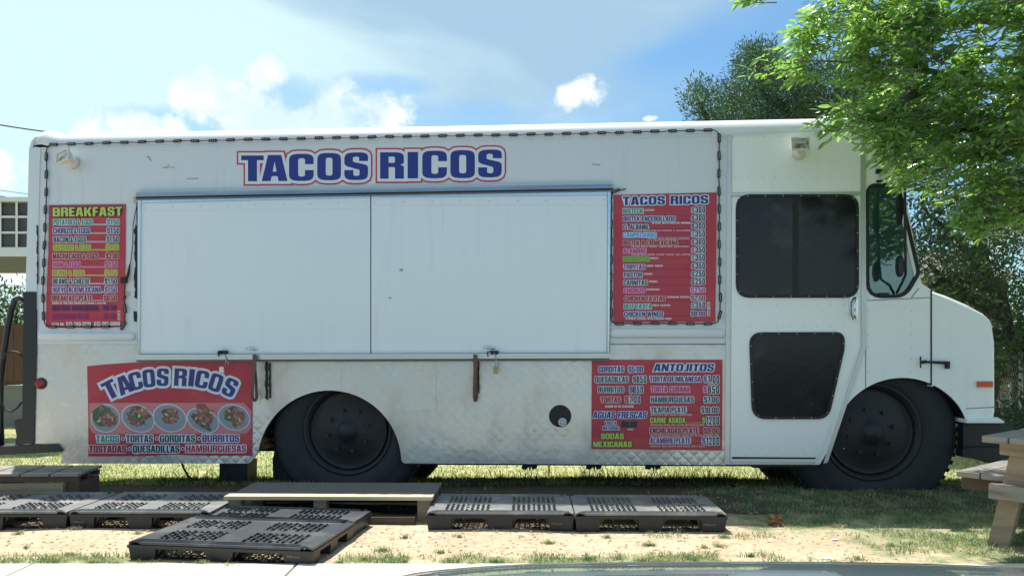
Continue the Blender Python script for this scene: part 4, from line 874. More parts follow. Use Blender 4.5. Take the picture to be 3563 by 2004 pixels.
for i, (x, y, rx, ry, rot) in enumerate([(350, 866, 205, 200, 0), (805, 868, 245, 185, 25), (1250, 860, 245, 195, 18), (1715, 895, 240, 165, 25), (2150, 852, 232, 182, 18)]):
    pt = plate('dish_picture', [blob(x, y, rx, ry, rot)], INKS['ice'], bn_, .0120+.0002*i, .001)
    plate('dish', [blob(x, y, rx*.94, ry*.93, rot)], M_plate, pt, .0132+.0002*i, .001)
    fd = [[(300, 830, 130, 150, 0, M_food2), (400, 880, 110, 105, 0, M_food3)], [(830, 780, 165, 75, 28, M_food1), (780, 860, 155, 62, 30, M_food2), (760, 915, 110, 50, 22, M_food3)], [(1255, 780, 125, 60, 0, M_food1), (1260, 870, 110, 75, 0, M_food3), (1230, 830, 70, 40, 0, M_food2)],
          [(1745, 790, 175, 80, 52, M_food3), (1680, 890, 150, 60, 32, M_food1), (1700, 945, 150, 38, 35, M_food2)], [(2110, 770, 115, 65, -20, M_food1), (2110, 850, 100, 60, 0, M_food2), (2210, 880, 80, 130, 20, M_food3)]][i]
    for j, (a, b_, c, d, r_, m_) in enumerate(fd):
        plate('printed_food', [blob(a, b_, c, d, r_, 18, .12, i*7+j)], m_, pt, .0146+.0006*j+.0001*i, .0005)
        rg2 = random.Random(i*31+j)
        for q_ in range(5):
            u_, v_ = rg2.uniform(-.6, .6), rg2.uniform(-.6, .6)
            plate('printed_food', [blob(a+c*u_, b_+d*v_, rg2.uniform(16, 38), rg2.uniform(8, 18), rg2.uniform(0, 180), 8, .2, q_)], (M_food1, M_food2, M_food3, INKS['yel2'], M_band)[(q_+i+j) % 5], pt, .0162+.0002*q_+.0001*j, .0003)
# ------------------------------------------------------------------ THINGS HUNG ON THE TRUCK
def ontruck(o): o.location = (0, D0, 0); o.rotation_euler = (0, 0, -A); return o
led_proto = None
def led_string(label, pts, start=0, pitch=61.5, wob=2.0, sizes=1.0):
    """cable run given in picture points, with little three-lamp modules every pitch"""
    global led_proto
    ro = empty('led_light_string', label, 'string lights'); ontruck(ro); ro['group'] = 'LED light strings taped round the truck side'
    rg = random.Random(len(pts)*7+int(pts[0][0]))
    P_ = [Vector((p[0], p[1])) for p in pts]
    seg = [(P_[i], P_[i+1]) for i in range(len(P_)-1)]; tot = sum((b-a).length for a, b in seg)
    def at_(d):
        for a, b in seg:
            l = (b-a).length
            if d <= l: return a+(b-a)*(d/l), (b-a).normalized()
            d -= l
        return P_[-1].copy(), (seg[-1][1]-seg[-1][0]).normalized()
    path = []; d = 0
    while d < tot:
        p, t_ = at_(d); nrm = Vector((-t_.y, t_.x)); q = p+nrm*rg.uniform(-wob, wob)*.6; path.append(S(q.x, q.y, .018)); d += 15
    p, _ = at_(tot); path.append(S(p.x, p.y, .018))
    mb = MB(); mb.tube(path, .005, 5); mb.build('cable', M_led, ro)
    d = start+8
    while d < tot-6:
        p, t_ = at_(d); nrm = Vector((-t_.y, t_.x)); q = p+nrm*rg.uniform(-1, 1)
        if led_proto is None:
            mb = MB(); mb.box(-.034, .034, -.012, .0, -.0125, .0125); mb.box(-.042, .042, -.008, -.001, -.006, .006)
            for x in (-.019, 0, .019): mb.box(x-.0038, x+.0038, -.0145, -.011, -.0038, .0038, 1)
            o = led_proto = mb.build('led_module', [M_led, M_ledw], ro)
        else:
            o = led_proto.copy(); COL.objects.link(o); o.parent = ro
        o.location = S(q.x, q.y, .014); o.rotation_euler = (0, math.atan2(t_.y, t_.x)+rg.uniform(-.05, .05), 0)
        d += pitch
led_string('black LED string down the left side and along the foot of the breakfast board', [(430, 1030), (437, 1075), (436, 1120), (428, 1136), (300, 1138), (165, 1137), (153, 1120), (150, 1000), (158, 800), (163, 600), (162, 520), (168, 506), (178, 504)], 36)
led_string('long black LED string running along the top edge of the truck below the roof', [(178, 504), (600, 492), (1020, 484), (1500, 474), (2000, 466), (2482, 453)], 2)
led_string('black LED string framing the right, bottom and left sides of the taco board', [(2482, 453), (2496, 460), (2502, 480), (2502, 800), (2506, 1090), (2498, 1122), (2480, 1126), (2140, 1126), (2126, 1118), (2127, 800), (2126, 690), (2134, 668), (2160, 660), (2178, 658)], 30)
sw = empty('light_plug', 'green and black plug joint taped to the right edge of the breakfast menu board', 'plug'); ontruck(sw)
mb = MB(); mb.tube([S(487, 695, .03), S(478, 705, .02), S(463, 780, .012), S(462, 850, .012), S(455, 910, .012), S(452, 925, .02)], .0035, 5); mb.tube([S(452, 918, .02), S(447, 950, .02), S(440, 970, .02)], [.006, .011, .012], 8)
mb.tube([S(436, 990, .02), S(432, 1015, .02), S(438, 1040, .02)], .0045, 6); mb.build('cable', M_led, sw)
mb = MB(); mb.box(S(427, 0)[0], S(446, 0)[0], -.04, -.01, zs(0, 988), zs(0, 968)); mb.build('plug_body', M_led, sw)
for q in ((436, 936, 452, 972), (434, 1016, 448, 1032), (464, 686, 484, 706)): plate('tape', [rect(*q)], M_tape, sw, .014, .001)
for (x, y, m_, lb) in ((789, 1285, M_alu, 'grey padlock hanging over the dish banner below the left shutter'), (1728, 1284, M_brass, 'brass padlock hanging from the hasp below the right shutter')):
    pl = empty('padlock', lb, 'padlock', group='padlocks on the shutter hasps'); ontruck(pl)
    mb = MB(); mb.box(S(x-8, 0)[0], S(x+8, 0)[0], -.118, -.092, zs(0, y+10), zs(0, y-12)); o = mb.build('lock_body', m_, pl); bv = o.modifiers.new('b', 'BEVEL'); bv.width = .004; bv.segments = 2
    mb = MB(); mb.tube([S(x-5, y-10, .105), S(x-5, y-24, .105), S(x, y-30, .105), S(x+5, y-24, .105), S(x+5, y-10, .105)], .004, 6); mb.tube([S(x-2, y-28, .10), S(x-4, y-45, .09), S(x-10, y-55, .09)], .006, 6); mb.build('shackle', M_steel, pl, True)
for (x, tw, lb) in ((886, 12, 'brown patterned strap looped open beside the banner below the left shutter'), (1654, 6, 'brown patterned strap hanging nearly closed below the right shutter')):
    st_ = empty('strap', lb, 'strap', group='straps hanging from the counter ledge'); ontruck(st_)
    mb = MB(); loop = [(x-2, 1233), (x-1, 1290), (x-tw*.5, 1340), (x-tw*.6, 1380), (x, 1397), (x+tw*.6, 1385), (x+tw*.45, 1330), (x+2, 1290), (x+1, 1235)]
    a_p = [S(p[0], p[1], .095+.02*math.sin(i)) for i, p in enumerate(loop)]
    vv = []; 
    for i, p in enumerate(a_p): vv += [(p[0]-.014, p[1], p[2]), (p[0]+.014, p[1]-.006, p[2]), (p[0]+.014, p[1]-.003, p[2]), (p[0]-.014, p[1]+.003, p[2])]
    mb.add(vv, [(i*4+j, i*4+(j+1) % 4, (i+1)*4+(j+1) % 4, (i+1)*4+j) for i in range(len(a_p)-1) for j in range(4)])
    mb.build('webbing', M_strap, st_)
    xo = x+(47 if tw > 8 else 15)  # thin dark sheets added for the dark marks beside each strap
    plate('dark_mark', [ragged(xo-10, xo-1, 1252, 1392 if tw > 8 else 1370, 11, 3.0, int(x))], M_gask, st_, .012, .004)
    if tw > 8: plate('dark_mark', [ragged(xo+2, xo+9, 1262, 1385, 11, 2.2, int(x)+1)], M_gask, st_, .013, .004)

# ------------------------------------------------------------------ BLACK PLASTIC PALLETS
def deck_mesh(W, Dp, m):
    """slotted plastic deck: ribs, and in every cell two triangular openings"""
    nx_, ny_ = 28, 16; V = []; Fc = []
    def quad(x0, y0, x1, y1): n = len(V); V.extend([(x0, y0, 0), (x1, y0, 0), (x1, y1, 0), (x0, y1, 0)]); Fc.append((n, n+1, n+2, n+3))
    dx, dy = W/nx_, Dp/ny_
    for j in range(ny_):
        for i in range(nx_):
            x0, y0, x1, y1 = i*dx, j*dy, (i+1)*dx, (j+1)*dy
            inx = 3 <= i <= 11 or 16 <= i <= 24; iny = 2 <= j <= 6 or 9 <= j <= 13
            if inx and iny and not ((i in (7, 20)) and (j % 2)):
                rx, ry = dx*.15, dy*.15; a, b_, c_, d_ = x0+rx, y0+ry, x1-rx, y1-ry; mx, my = (a+c_)/2, (b_+d_)/2
                n = len(V); V.extend([(x0, y0, 0), (x1, y0, 0), (x1, y1, 0), (x0, y1, 0), (a, b_, 0), (c_, b_, 0), (c_, d_, 0), (a, d_, 0), (mx, my, 0)])
                Fc.extend([(n, n+1, n+5, n+4), (n+1, n+2, n+6, n+5), (n+2, n+3, n+7, n+6), (n+3, n, n+4, n+7)])
                if (i+j) % 2: Fc.extend([(n+4, n+5, n+8), (n+6, n+7, n+8)])
                else: Fc.extend([(n+5, n+6, n+8), (n+7, n+4, n+8)])
            elif j in (0, ny_-1) and 0 < i < nx_-1:
                s_y = y0+dy*.45; quad(x0, y0, x1, s_y); quad(x0, s_y+dy*.2, x1, y1); quad(x0, s_y, x0+dx*.4, s_y+dy*.2)
            else: quad(x0, y0, x1, y1)
    me = bpy.data.meshes.new('deck'); me.from_pydata(V, [], Fc); bm = bmesh.new(); bm.from_mesh(me)
    bmesh.ops.remove_doubles(bm, verts=bm.verts, dist=1e-4); bmesh.ops.solidify(bm, geom=bm.faces[:], thickness=.014)
    bm.to_mesh(me); bm.free(); me.materials.append(m); return me
blk_cache = {}
def pallet(label, x, y, W, Dp, rz, z=0.0, h=.15, word=True, dusty=False):
    p = empty('plastic_pallet', label, 'pallet', (x, y, z), rz, 'black plastic pallets used as steps along the truck')
    key = (round(W, 2), round(Dp, 2), dusty)
    if key not in blk_cache:
        blk_cache[key] = deck_mesh(W, Dp, M_deckd if dusty else M_deck)
    o = bpy.data.objects.new('deck', blk_cache[key]); link(o, p); o.location.z = h
    mb = MB(); mb.box(-.006, W+.006, -.006, .012, h-.035, h-.017); mb.box(-.006, W+.006, Dp-.012, Dp+.006, h-.035, h-.017); mb.box(-.006, .012, .013, Dp-.013, h-.035, h-.0172); mb.box(W-.012, W+.006, .013, Dp-.013, h-.035, h-.0172)
    for fx in (.02, .25, .5, .75, .98): mb.box(W*fx-.006, W*fx+.006, .012, Dp-.012, h-.05, h-.0165)
    mb.build('rim', M_pal, p)
    bw, bd = .17, .12
    for i, bx in enumerate((0, W/2-bw/2, W-bw)):
        for j, by in enumerate((0, Dp/2-bd/2, Dp-bd)):
            mb = MB()
            t2 = .012
            mb.hexa([(bx+t2, by+t2*.5, -.02), (bx+t2, by+bd-t2*.5, -.02), (bx+bw-t2, by+bd-t2*.5, -.02), (bx+bw-t2, by+t2*.5, -.02), (bx, by, h-.036), (bx, by+bd, h-.036), (bx+bw, by+bd, h-.036), (bx+bw, by, h-.036)])
            if j == 0 or j == 2: 
                for sx_ in (bx-.03, bx+bw):
                    if 0 < sx_ < W-.03: mb.add([(sx_, by+.02, h-.036), (sx_+.03, by+.02, h-.036), ((sx_+.03 if sx_ < bx else sx_), by+.02, max(.02, h-.085)), (sx_, by+.1, h-.036), (sx_+.03, by+.1, h-.036), ((sx_+.03 if sx_ < bx else sx_), by+.1, max(.02, h-.085))], [(0, 2, 1), (3, 4, 5), (0, 3, 5, 2), (1, 2, 5, 4)])
            mb.build('foot', M_pal, p)
    for ry in (.02, Dp-.1): mb = MB(); mb.box(.17, W-.17, ry, ry+.08, -.015, .006); mb.build('runner', M_pal, p)
    if word:
        cu = bpy.data.curves.new('lettering', 'FONT'); cu.body = 'Millwood'; cu.size = .02; cu.extrude = .0008
        tmp = bpy.data.objects.new('t', cu); COL.objects.link(tmp); dg = bpy.context.evaluated_depsgraph_get(); me = bpy.data.meshes.new_from_object(tmp.evaluated_get(dg)); bpy.data.objects.remove(tmp)
        me.materials.clear(); me.materials.append(M_block)
        o = bpy.data.objects.new('lettering', me); link(o, p); o.location = (W-.15, -.004, .045) if word == 'r' else (.03, -.004, .045); o.rotation_euler = (R(90), 0, 0)
    return p
pallet('black plastic pallet at the left edge, its end cut off, before the wooden pallet', -4.06, 5.67, 1.04, .70, R(-1), .0, .12, None, True)
pallet('black plastic pallet between the left edge pallet and the plywood platform', -3.005, 5.66, .96, .71, R(-1), .0, .12, 'l', True)
pallet('black plastic pallet right of the plywood platform, in the dry leaves', -.575, 5.62, .99, .66, R(-1), .0, .12, 'r', True)
pallet('black plastic pallet at the right end of the row, nearest the cab door', .425, 5.59, 1.01, .65, R(-1), .0, .12, 'r', True)
pallet('big black plastic pallet nearest the pavement, in front of all the others', -2.245, 4.88, 1.13, .70, R(-8.5), .0, .10, 'r')
pallet('black plastic pallet lying behind the foremost one, touching the plywood platform', -2.13, 5.585, 1.11, .36, R(-8.5), .0, .10, None)
# plywood platform
pp = empty('plywood_platform', 'low plywood platform with a pale front plank between the black pallets', 'platform', (-2.03, 5.93, 0), R(-1))
mb = MB(); mb.box(0, 1.47, .09, .62, .150, .172); mb.build('plywood_sheet', mat('plywood_dark', (.13, .125, .115), .8, var=.25), pp)
mb = MB(); mb.box(-.01, 1.47, -.03, .085, .155, .180); mb.build('front_plank', M_woodl, pp)
mb = MB(); mb.box(.0, 1.46, .60, .64, .02, .148); mb.build('back_rail', M_woodd, pp)
lg = None
for (x, y) in ((0.01, 0), (.62, .0), (1.36, 0), (.01, .5), (1.36, .5)):
    if lg is None: mb = MB(); mb.box(0, .09, 0, .09, -.02, .149); lg = mb.build('leg', M_wood, pp); lg.location = (x, y, 0)
    else: c = lg.copy(); COL.objects.link(c); c.location = (x, y, 0)
mb = MB(); mb.box(1.0, 1.355, -.10, -.035, -.01, .05); mb.build('ground_beam', M_woodd, pp)
# wooden pallet at the far left
wp = empty('wooden_pallet', 'weathered wooden pallet standing behind the leftmost black pallet', 'pallet', (-4.62, 6.30, 0), R(2.0))
sl_ = None; rg = random.Random(5)
for i in range(6):
    if sl_ is None: mb = MB(); mb.box(0, .205, 0, .40, 0, .018); sl_ = o = mb.build('deck_board', M_woodg, wp)
    else: o = sl_.copy(); COL.objects.link(o)
    o.location = (.002+i*.222, rg.uniform(-.01, .006), .252+rg.uniform(-.002, .002)); o.rotation_euler = (R(1.5), 0, rg.uniform(-.006, .006))
for y in (.02, .18, .345):
    mb = MB(); mb.box(0, 1.31, y, y+.035, .205+(.0 if y < .1 else .004), .250); mb.build('stringer', M_woodd, wp)
for x in (0, .62, 1.21):
    mb = MB(); mb.box(x, x+.10, .03, .37, -.02, .204); mb.build('block', M_woodd, wp)
mb = MB(); mb.box(0, 1.205, -.004, .019, -.02, .200); mb.build('front_board', M_wood, wp)

# ------------------------------------------------------------------ PICNIC TABLE
pt_ = empty('picnic_table', 'weathered wooden picnic table with slanted legs, cut off by the right edge', 'picnic table', (3.31, 4.95, 0), R(-50))
def beam(name, a, b, wv, m, half):
    """beam from a to b; wv = half width vector, half = half thickness vector"""
    a, b, wv, half = Vector(a), Vector(b), Vector(wv), Vector(half)
    mb = MB(); P8 = []
    for c in (a, b): P8 += [c-wv-half, c+wv-half, c+wv+half, c-wv+half]
    mb.hexa(P8); o = mb.build(name, m, pt_); bv = o.modifiers.new('b', 'BEVEL'); bv.width = .006; bv.segments = 2; return o
zt = .70
for i in range(5):
    x = -.38+i*.152
    mb = MB(); mb.box(x+.0, x+.142, -.28, 1.5, zt-.04, zt); o = mb.build('table_plank', M_woodg, pt_); bv = o.modifiers.new('b', 'BEVEL'); bv.width = .005
for sgn in (-1, 1):
    xo = .05+sgn*.72 if sgn < 0 else .05+.76
for (x, n_) in ((-.62, 2), (.40, 2)):
    for i in range(n_):
        mb = MB(); mb.box(x+i*.148, x+i*.148+.14, -.05, 1.45, .40, .438); o = mb.build('bench_plank', M_woodg, pt_); bv = o.modifiers.new('b', 'BEVEL'); bv.width = .005
for yy in (-.04, 1.2):
    beam('leg', (-.38, yy, -.06), (-.22, yy, zt-.045), (.062, 0, 0), M_wood, (0, .028, 0))
    beam('leg', (.46, yy, -.06), (.26, yy, zt-.045), (.062, 0, 0), M_wood, (0, .028, 0))
    beam('cross_brace', (-.60+(.20 if yy < 0 else 0), yy-.058, .345), (.70, yy-.058, .345), (0, 0, .048), M_woodg, (0, .026, 0))
    beam('top_brace', (-.34, yy-.058, zt-.085), (.34, yy-.058, zt-.085), (0, 0, .04), M_wood, (0, .02, 0))
beam('seat_support', (-.62, .06, .355), (-.20, .06, .355), (0, 0, .04), M_woodd, (0, .03, 0))

# ------------------------------------------------------------------ OWN CAR, FRONT OF ITS BONNET
car = empty('parked_car', 'grey green car bonnet with a washer jet at the bottom right edge', 'car', (0, 0, 0))
edge = [(1250, 2060), (1380, 2022), (1450, 2006), (1600, 1991), (1750, 1981), (1900, 1975), (2200, 1971), (2700, 1968), (3200, 1974), (3563, 1990), (3800, 2006), (3960, 2040), (4050, 2075)]
yF = 2.0
ex = [((p[0]-CX)/F*yF, H-(p[1]-HY)/F*yF+.012) for p in edge]
rows = []
for (y, dzz, kx) in ((.62, .20, 1.04), (1.0, .17, 1.03), (1.4, .115, 1.02), (1.7, .062, 1.01), (1.9, .022, 1.0), (1.97, .004, 1.0), (2.0, 0, 1.0), (2.02, -.004, .998), (2.045, -.03, .99), (2.07, -.12, .985), (2.07, -.5, .98)):
    cxm = .62; rows.append([(cxm+(x-cxm)*kx, y, z+dzz) for x, z in ex])
n = len(ex); mb = MB(); mb.add([p for r_ in rows for p in r_], [(i*n+j, i*n+j+1, (i+1)*n+j+1, (i+1)*n+j) for i in range(len(rows)-1) for j in range(n-1)])
o = mb.build('bonnet', M_carp, car, True); sm = o.modifiers.new('s', 'SUBSURF'); sm.levels = 2; sm.render_levels = 2
mb = MB()
for (xa, sg) in ((ex[0][0], 1), (ex[-1][0], -1)):
    mb.box(min(xa, xa-.10*sg), max(xa, xa-.10*sg), .6, 1.98, .16, .60)
mb.box(ex[0][0]+.02, ex[-1][0]-.02, .6, 1.97, .2, .42); mb.build('front_wings', M_carp, car)
for xa in (ex[0][0]-.05, ex[-1][0]+.05):
    mb = MB(); mb.tube([(xa-.1, 1.15, .18), (xa-.1, 1.15, .18), (xa+.1, 1.15, .18)], .31, 28); mb.build('wheel', M_rubber, car)
xj = (2207-CX)/F*1.85
mb = MB(); mb.hexa([(xj-.022, 1.80, .72), (xj-.022, 1.88, .72), (xj+.022, 1.88, .72), (xj+.022, 1.80, .72), (xj-.015, 1.815, .763), (xj-.015, 1.865, .760), (xj+.015, 1.865, .760), (xj+.015, 1.815, .763)])
o = mb.build('washer_jet', mat('jet_plastic', (.10, .17, .24), .35, var=.1), car); bv = o.modifiers.new('b', 'BEVEL'); bv.width = .005; bv.segments = 3
mb = MB(); mb.box(xj-.009, xj+.009, 1.806, 1.82, .748, .757); mb.build('jet_slot', M_gask, car)

# ------------------------------------------------------------------ BACKGROUND THINGS
# board fence on a block wall behind the truck
fn_ = empty('board_fence', 'reddish brown board fence standing on a grey block wall behind the truck', 'fence', (0, 20, -.7))
mb = MB(); mb.box(-19, 19, 0, .2, -.3, .93); mb.build('block_wall', M_block, fn_)
mb = MB(); mb.box(-19, 19, -.03, .23, .932, .98); mb.build('coping', M_block, fn_)
bd = None; rg = random.Random(9)
for i in range(250):
    x = -19+i*.152
    if bd is None: mb = MB(); mb.box(0, .145, .09, .11, .985, 2.43); bd = o = mb.build('board', M_fence, fn_)
    else: o = bd.copy(); COL.objects.link(o)
    o.location = (x, rg.uniform(-.006, .006), rg.uniform(-.025, .02)); o.rotation_euler = (0, rg.uniform(-.006, .006), 0)
mb = MB(); mb.box(-19, 19, .12, .16, 1.3, 1.39); mb.box(-19, 19, .12, .16, 2.1, 2.19); mb.build('fence_rail', M_fence, fn_)
# metal gate right of the truck's nose
gt = empty('metal_gate', 'galvanised metal gate frame behind the nose of the truck', 'gate', (0, 0, 0))
def gpost(px, y0, y1, d, r=.03, name='post'):
    mb = MB(); mb.tube([DP(px, y1, d), DP(px, y0, d)], r, 10); mb.build(name, M_steel, gt)
gpost(3552, 1225, 1500, 13, .035); gpost(3478, 1392, 1500, 13, .012); gpost(3516, 1330, 1500, 13, .015)
mb = MB(); mb.tube([DP(3470, 1393, 13), DP(3560, 1393, 13)], .016, 8); mb.tube([DP(3470, 1240, 13), DP(3560, 1240, 13)], .012, 8); mb.build('rail', M_steel, gt)
mb = MB()
for i in range(12): mb.tube([DP(3470+i*8, 1393, 13.0), DP(3470+i*8+40, 1240, 13.0)], .003, 4); mb.tube([DP(3470+i*8, 1240, 13.01), DP(3470+i*8+40, 1393, 13.01)], .003, 4)
tag(mb.build('chain_mesh', M_steel, gt), None, None, kind='stuff')
# beige house glimpsed through the trees
hs_ = empty('beige_house', 'beige house glimpsed through the branches right of the cab', 'house', (12.5, 26, -.7))
mb = MB(); mb.box(-3, 3, 0, 5, 0, 4.0); mb.build('wall', M_beige, hs_)
mb = MB(); mb.add([(-3.3, -.3, 4.0), (3.3, -.3, 4.0), (3.3, 5.3, 4.0), (-3.3, 5.3, 4.0), (-3.3, 2.5, 5.2), (3.3, 2.5, 5.2)], [(0, 1, 5, 4), (2, 3, 4, 5), (0, 4, 3), (1, 2, 5), (0, 3, 2, 1)]); mb.build('roof', M_tin, hs_)
for x in (-2, 1.0):
    mb = MB(); mb.box(x, x+1.1, -.03, -.001, 1.7, 2.9); f_ = mb.build('window', M_fw, hs_)
    mb = MB(); mb.box(x+.08, x+1.02, -.045, -.031, 1.78, 2.82); mb.build('pane', M_pane, f_)
# raised canopy with a louvred fascia, upper left
DC = 14.0
cp = empty('raised_canopy', 'raised white framed canopy with dark square panes behind the rear corner of the truck', 'canopy', (0, 0, 0))
def ck(px, py): x, y, z = DP(px, py, DC); return x, z
x0c, ztc = ck(-520, 700); x1c, _ = ck(190, 690); _, zbc = ck(0, 868)
mb = MB(); mb.box(x0c, x1c, DC+.06, DC+3.5, zbc, ztc-.02); mb.build('core', M_pane, cp)
mb = MB(); mb.box(x0c, x1c, DC-.1, DC+3.6, ztc-.02, ztc+.05); mb.build('top_cap', M_fw, cp)
mb = MB(); mb.box(x0c, x1c, DC-.02, DC+.05, zbc-.12, zbc); mb.build('bottom_band', M_fw, cp)
hgt = (ztc-zbc-.02)/3
for r_ in range(3):
    mb = MB(); mb.box(x0c, x1c, DC-.02, DC+.05, zbc+r_*hgt+.0005, zbc+r_*hgt+.035); mb.build('mullion', M_fw, cp)
xc, _ = ck(61, 0); k0 = int((x0c-xc)/.27)-1
for i in range(k0, 4):
    x = xc+i*.275
    if x < x0c or x+.035 > x1c: continue
    mb = MB(); mb.box(x-.018, x+.018, DC-.03, DC-.021, zbc, ztc-.02); mb.build('mullion', M_fw, cp)
    for r_ in range(3):
        if i > -6: mb = MB(); mb.box(x+.02, x+.255, DC+.045, DC+.055, zbc+r_*hgt+.037, zbc+(r_+1)*hgt-.002); mb.build('pane', M_pane, cp)
mb = MB(); mb.hexa([(x0c, DC, zbc-.125), (x0c, DC+3.5, zbc-.1), (x1c, DC+3.5, zbc-.1), (x1c, DC, zbc-.125), (x0c, DC, zbc-.122), (x0c, DC+3.5, zbc-.05), (x1c, DC+3.5, zbc-.05), (x1c, DC, zbc-.122)]); mb.build('soffit', M_tan, cp)
mb = MB(); mb.tube([(x1c-.35, DC+1.5, -.8), (x1c-.35, DC+1.5, zbc-.08)], .09, 12); mb.build('post', M_steel, cp)
# power lines
for i, (a, b_, d, r_, lb) in enumerate([((-300, 375), (300, 476), 24, .022, 'thick twisted power line crossing down to the truck roof, topmost at the left'), ((-300, 600), (180, 685), 26, .010, 'thin upper power line above the raised canopy'), ((-300, 610), (180, 712), 26, .016, 'lower power line just above the raised canopy'),
                                      ((-300, 950), (200, 1000), 30, .010, 'thin power line below the raised canopy, higher of two'), ((-300, 965), (200, 1030), 30, .016, 'power line just above the treetops at the left, lowest of all')]):
    pts = []
    for q_ in range(13):
        f_ = q_/12; px = a[0]+(b_[0]-a[0])*f_; py = a[1]+(b_[1]-a[1])*f_+10*math.sin(math.pi*f_); pts.append(DP(px, py, d+6*f_))
    e0 = Vector(pts[0])-(Vector(pts[1])-Vector(pts[0]))*20; e1 = Vector(pts[-1])+(Vector(pts[-1])-Vector(pts[-2]))*16
    mb = MB(); mb.tube([e0]+pts+[e1], r_, 6); o = mb.build('power_line', M_wire); tag(o, lb, 'power line', 'power lines in the sky at the left')

# ------------------------------------------------------------------ TREES
LEAF = [(0, 0, 0), (.30, .145, .03), (.66, .125, .02), (1, 0, -.05), (.66, -.125, .02), (.30, -.145, .03)]
def leaf_faces(n): return [f for i in range(n) for f in ((i*6, i*6+1, i*6+2, i*6+3), (i*6, i*6+3, i*6+4, i*6+5))]
def leaf_verts(base, dirs, nrm, size, wd=1.0):
    """numpy arrays -> six vertices per leaf"""
    u = dirs/np.linalg.norm(dirs, axis=1, keepdims=True); w_ = nrm-u*(nrm*u).sum(1, keepdims=True); w_ /= np.linalg.norm(w_, axis=1, keepdims=True)+1e-9
    v = np.cross(w_, u); L = np.array(LEAF)*np.array([1, wd, 1])
    return (base[:, None, :]+size[:, None, None]*(L[None, :, 0, None]*u[:, None, :]+L[None, :, 1, None]*v[:, None, :]+L[None, :, 2, None]*w_[:, None, :])).reshape(-1, 3)
def fastmesh(name, V_, nleaf, m, parent=None):
    me = bpy.data.meshes.new(name); me.vertices.add(len(V_)); me.vertices.foreach_set('co', V_.astype(np.float32).ravel())
    nf = nleaf*2; me.loops.add(nf*4); me.polygons.add(nf)
    base = (np.arange(nleaf)*6)[:, None]; li = np.concatenate([base+np.array([0, 1, 2, 3]), base+np.array([0, 3, 4, 5])], axis=1).ravel()
    me.loops.foreach_set('vertex_index', li.astype(np.int32)); me.polygons.foreach_set('loop_start', np.arange(0, nf*4, 4, dtype=np.int32)); me.polygons.foreach_set('loop_total', np.full(nf, 4, dtype=np.int32))
    me.update(calc_edges=True); me.materials.append(m); return link(bpy.data.objects.new(name, me), parent)
def crown_points(poly, nsp, dlo, dhi, rng, freq=1.6, thr=-.12, shear=0):
    xs2 = [p[0] for p in poly]; ys2 = [p[1] for p in poly]; out = []
    while len(out) < nsp:
        px = rng.uniform(min(xs2), max(xs2)); py = rng.uniform(min(ys2), max(ys2))
        if not inpoly(px, py, poly): continue
        d = rng.uniform(dlo, dhi)
        p = Vector(DP(px, py, d))
        if noise.noise(p*freq) < thr: continue
        out.append(p)
    return out
rng = random.Random(21); nr = np.random.RandomState(4)
# --- the bright ash tree at the right, its boughs reaching in front of the cab
ash = empty('ash_tree', 'bright green leafy tree whose boughs reach in from the right over the cab roof', 'tree', (5.3, 6.9, 0))
ash_w = Vector((5.3, 6.9, 0))
polyA = [(2883, -40), (2815, 54), (2721, 142), (2650, 190), (2643, 262), (2707, 280), (2830, 270), (2960, 296), (3050, 300), (3100, 360), (3000, 350), (2860, 392), (2842, 420), (2870, 490), (2990, 452), (3012, 520), (3058, 556), (3107, 585), (3150, 668), (3285, 720), (3320, 755), (3397, 815), (3410, 842), (3500, 808), (3620, 800), (3700, 700), (3700, -40)]
tips = crown_points(polyA, 1750, 5.95, 6.55, rng, 2.8, -.06)
tips += crown_points([(3100, -40), (3700, -40), (3700, 700), (3350, 640), (3150, 400)], 120, 6.6, 7.3, rng, 2.0, -.05)
tips += crown_points([(3700, -900), (5200, -900), (5000, 500), (3700, 760)], 420, 5.5, 8.5, rng, 1.2, -.1)
tips += crown_points([(2950, -60), (3100, -800), (3700, -900), (3700, -60)], 110, 5.7, 7.4, rng, 1.2, -.05)
tips += crown_points([(2575, -40), (2650, -40), (2640, 30), (2600, 10)], 9, 5.8, 5.9, rng, 2, -1)
B_, D_, N_, Z_ = [], [], [], []; twig = MB()
for ti, p in enumerate(tips):
    d = Vector((-.75+rng.uniform(-.5, .5), rng.uniform(-.6, .4), rng.uniform(-.55, .45))).normalized()
    L = rng.uniform(.12, .26); nl = rng.randint(6, 10); a = p-d*L*.5
    if ti % 2 == 0: twig.tube([a-d*.10, a+d*L*.5+Vector((0, 0, .01)), a+d*L], [.005, .0032, .0012], 3)
    for k_ in range(nl):
        f_ = (k_+.6)/nl; side = 1 if k_ % 2 else -1
        s_v = d.cross(Vector((0, 0, 1))).normalized()*side
        dr = (d*(.55 if k_ < nl-1 else 1.2)+s_v*(.8 if k_ < nl-1 else .05)+Vector((rng.uniform(-.3, .3), rng.uniform(-.3, .3), rng.uniform(-.65, .25))))
        B_.append(a+d*L*f_); D_.append(dr); N_.append(Vector((rng.uniform(-.7, .7), rng.uniform(-.8, .5), rng.uniform(.15, 1)))); Z_.append(rng.uniform(.05, .115))
B_, D_, N_, Z_ = (np.array([tuple(v) for v in q]) if i < 3 else np.array(q) for i, q in enumerate((B_, D_, N_, Z_)))
B_ -= np.array(ash_w)
pxs = CX+(B_[:, 0]+ash_w.x)/(B_[:, 1]+ash_w.y)*F; pys = HY-(B_[:, 2]-H)/(B_[:, 1]+ash_w.y)*F
vis = (pxs > 2500) & (pxs < 3550) & (pys > 10) & (pys < 900); app = np.where(vis, Z_/(B_[:, 1]+ash_w.y), 0)
order = np.argsort(-app); single = order[:290]; rest = np.setdiff1d(np.arange(len(Z_)), single)
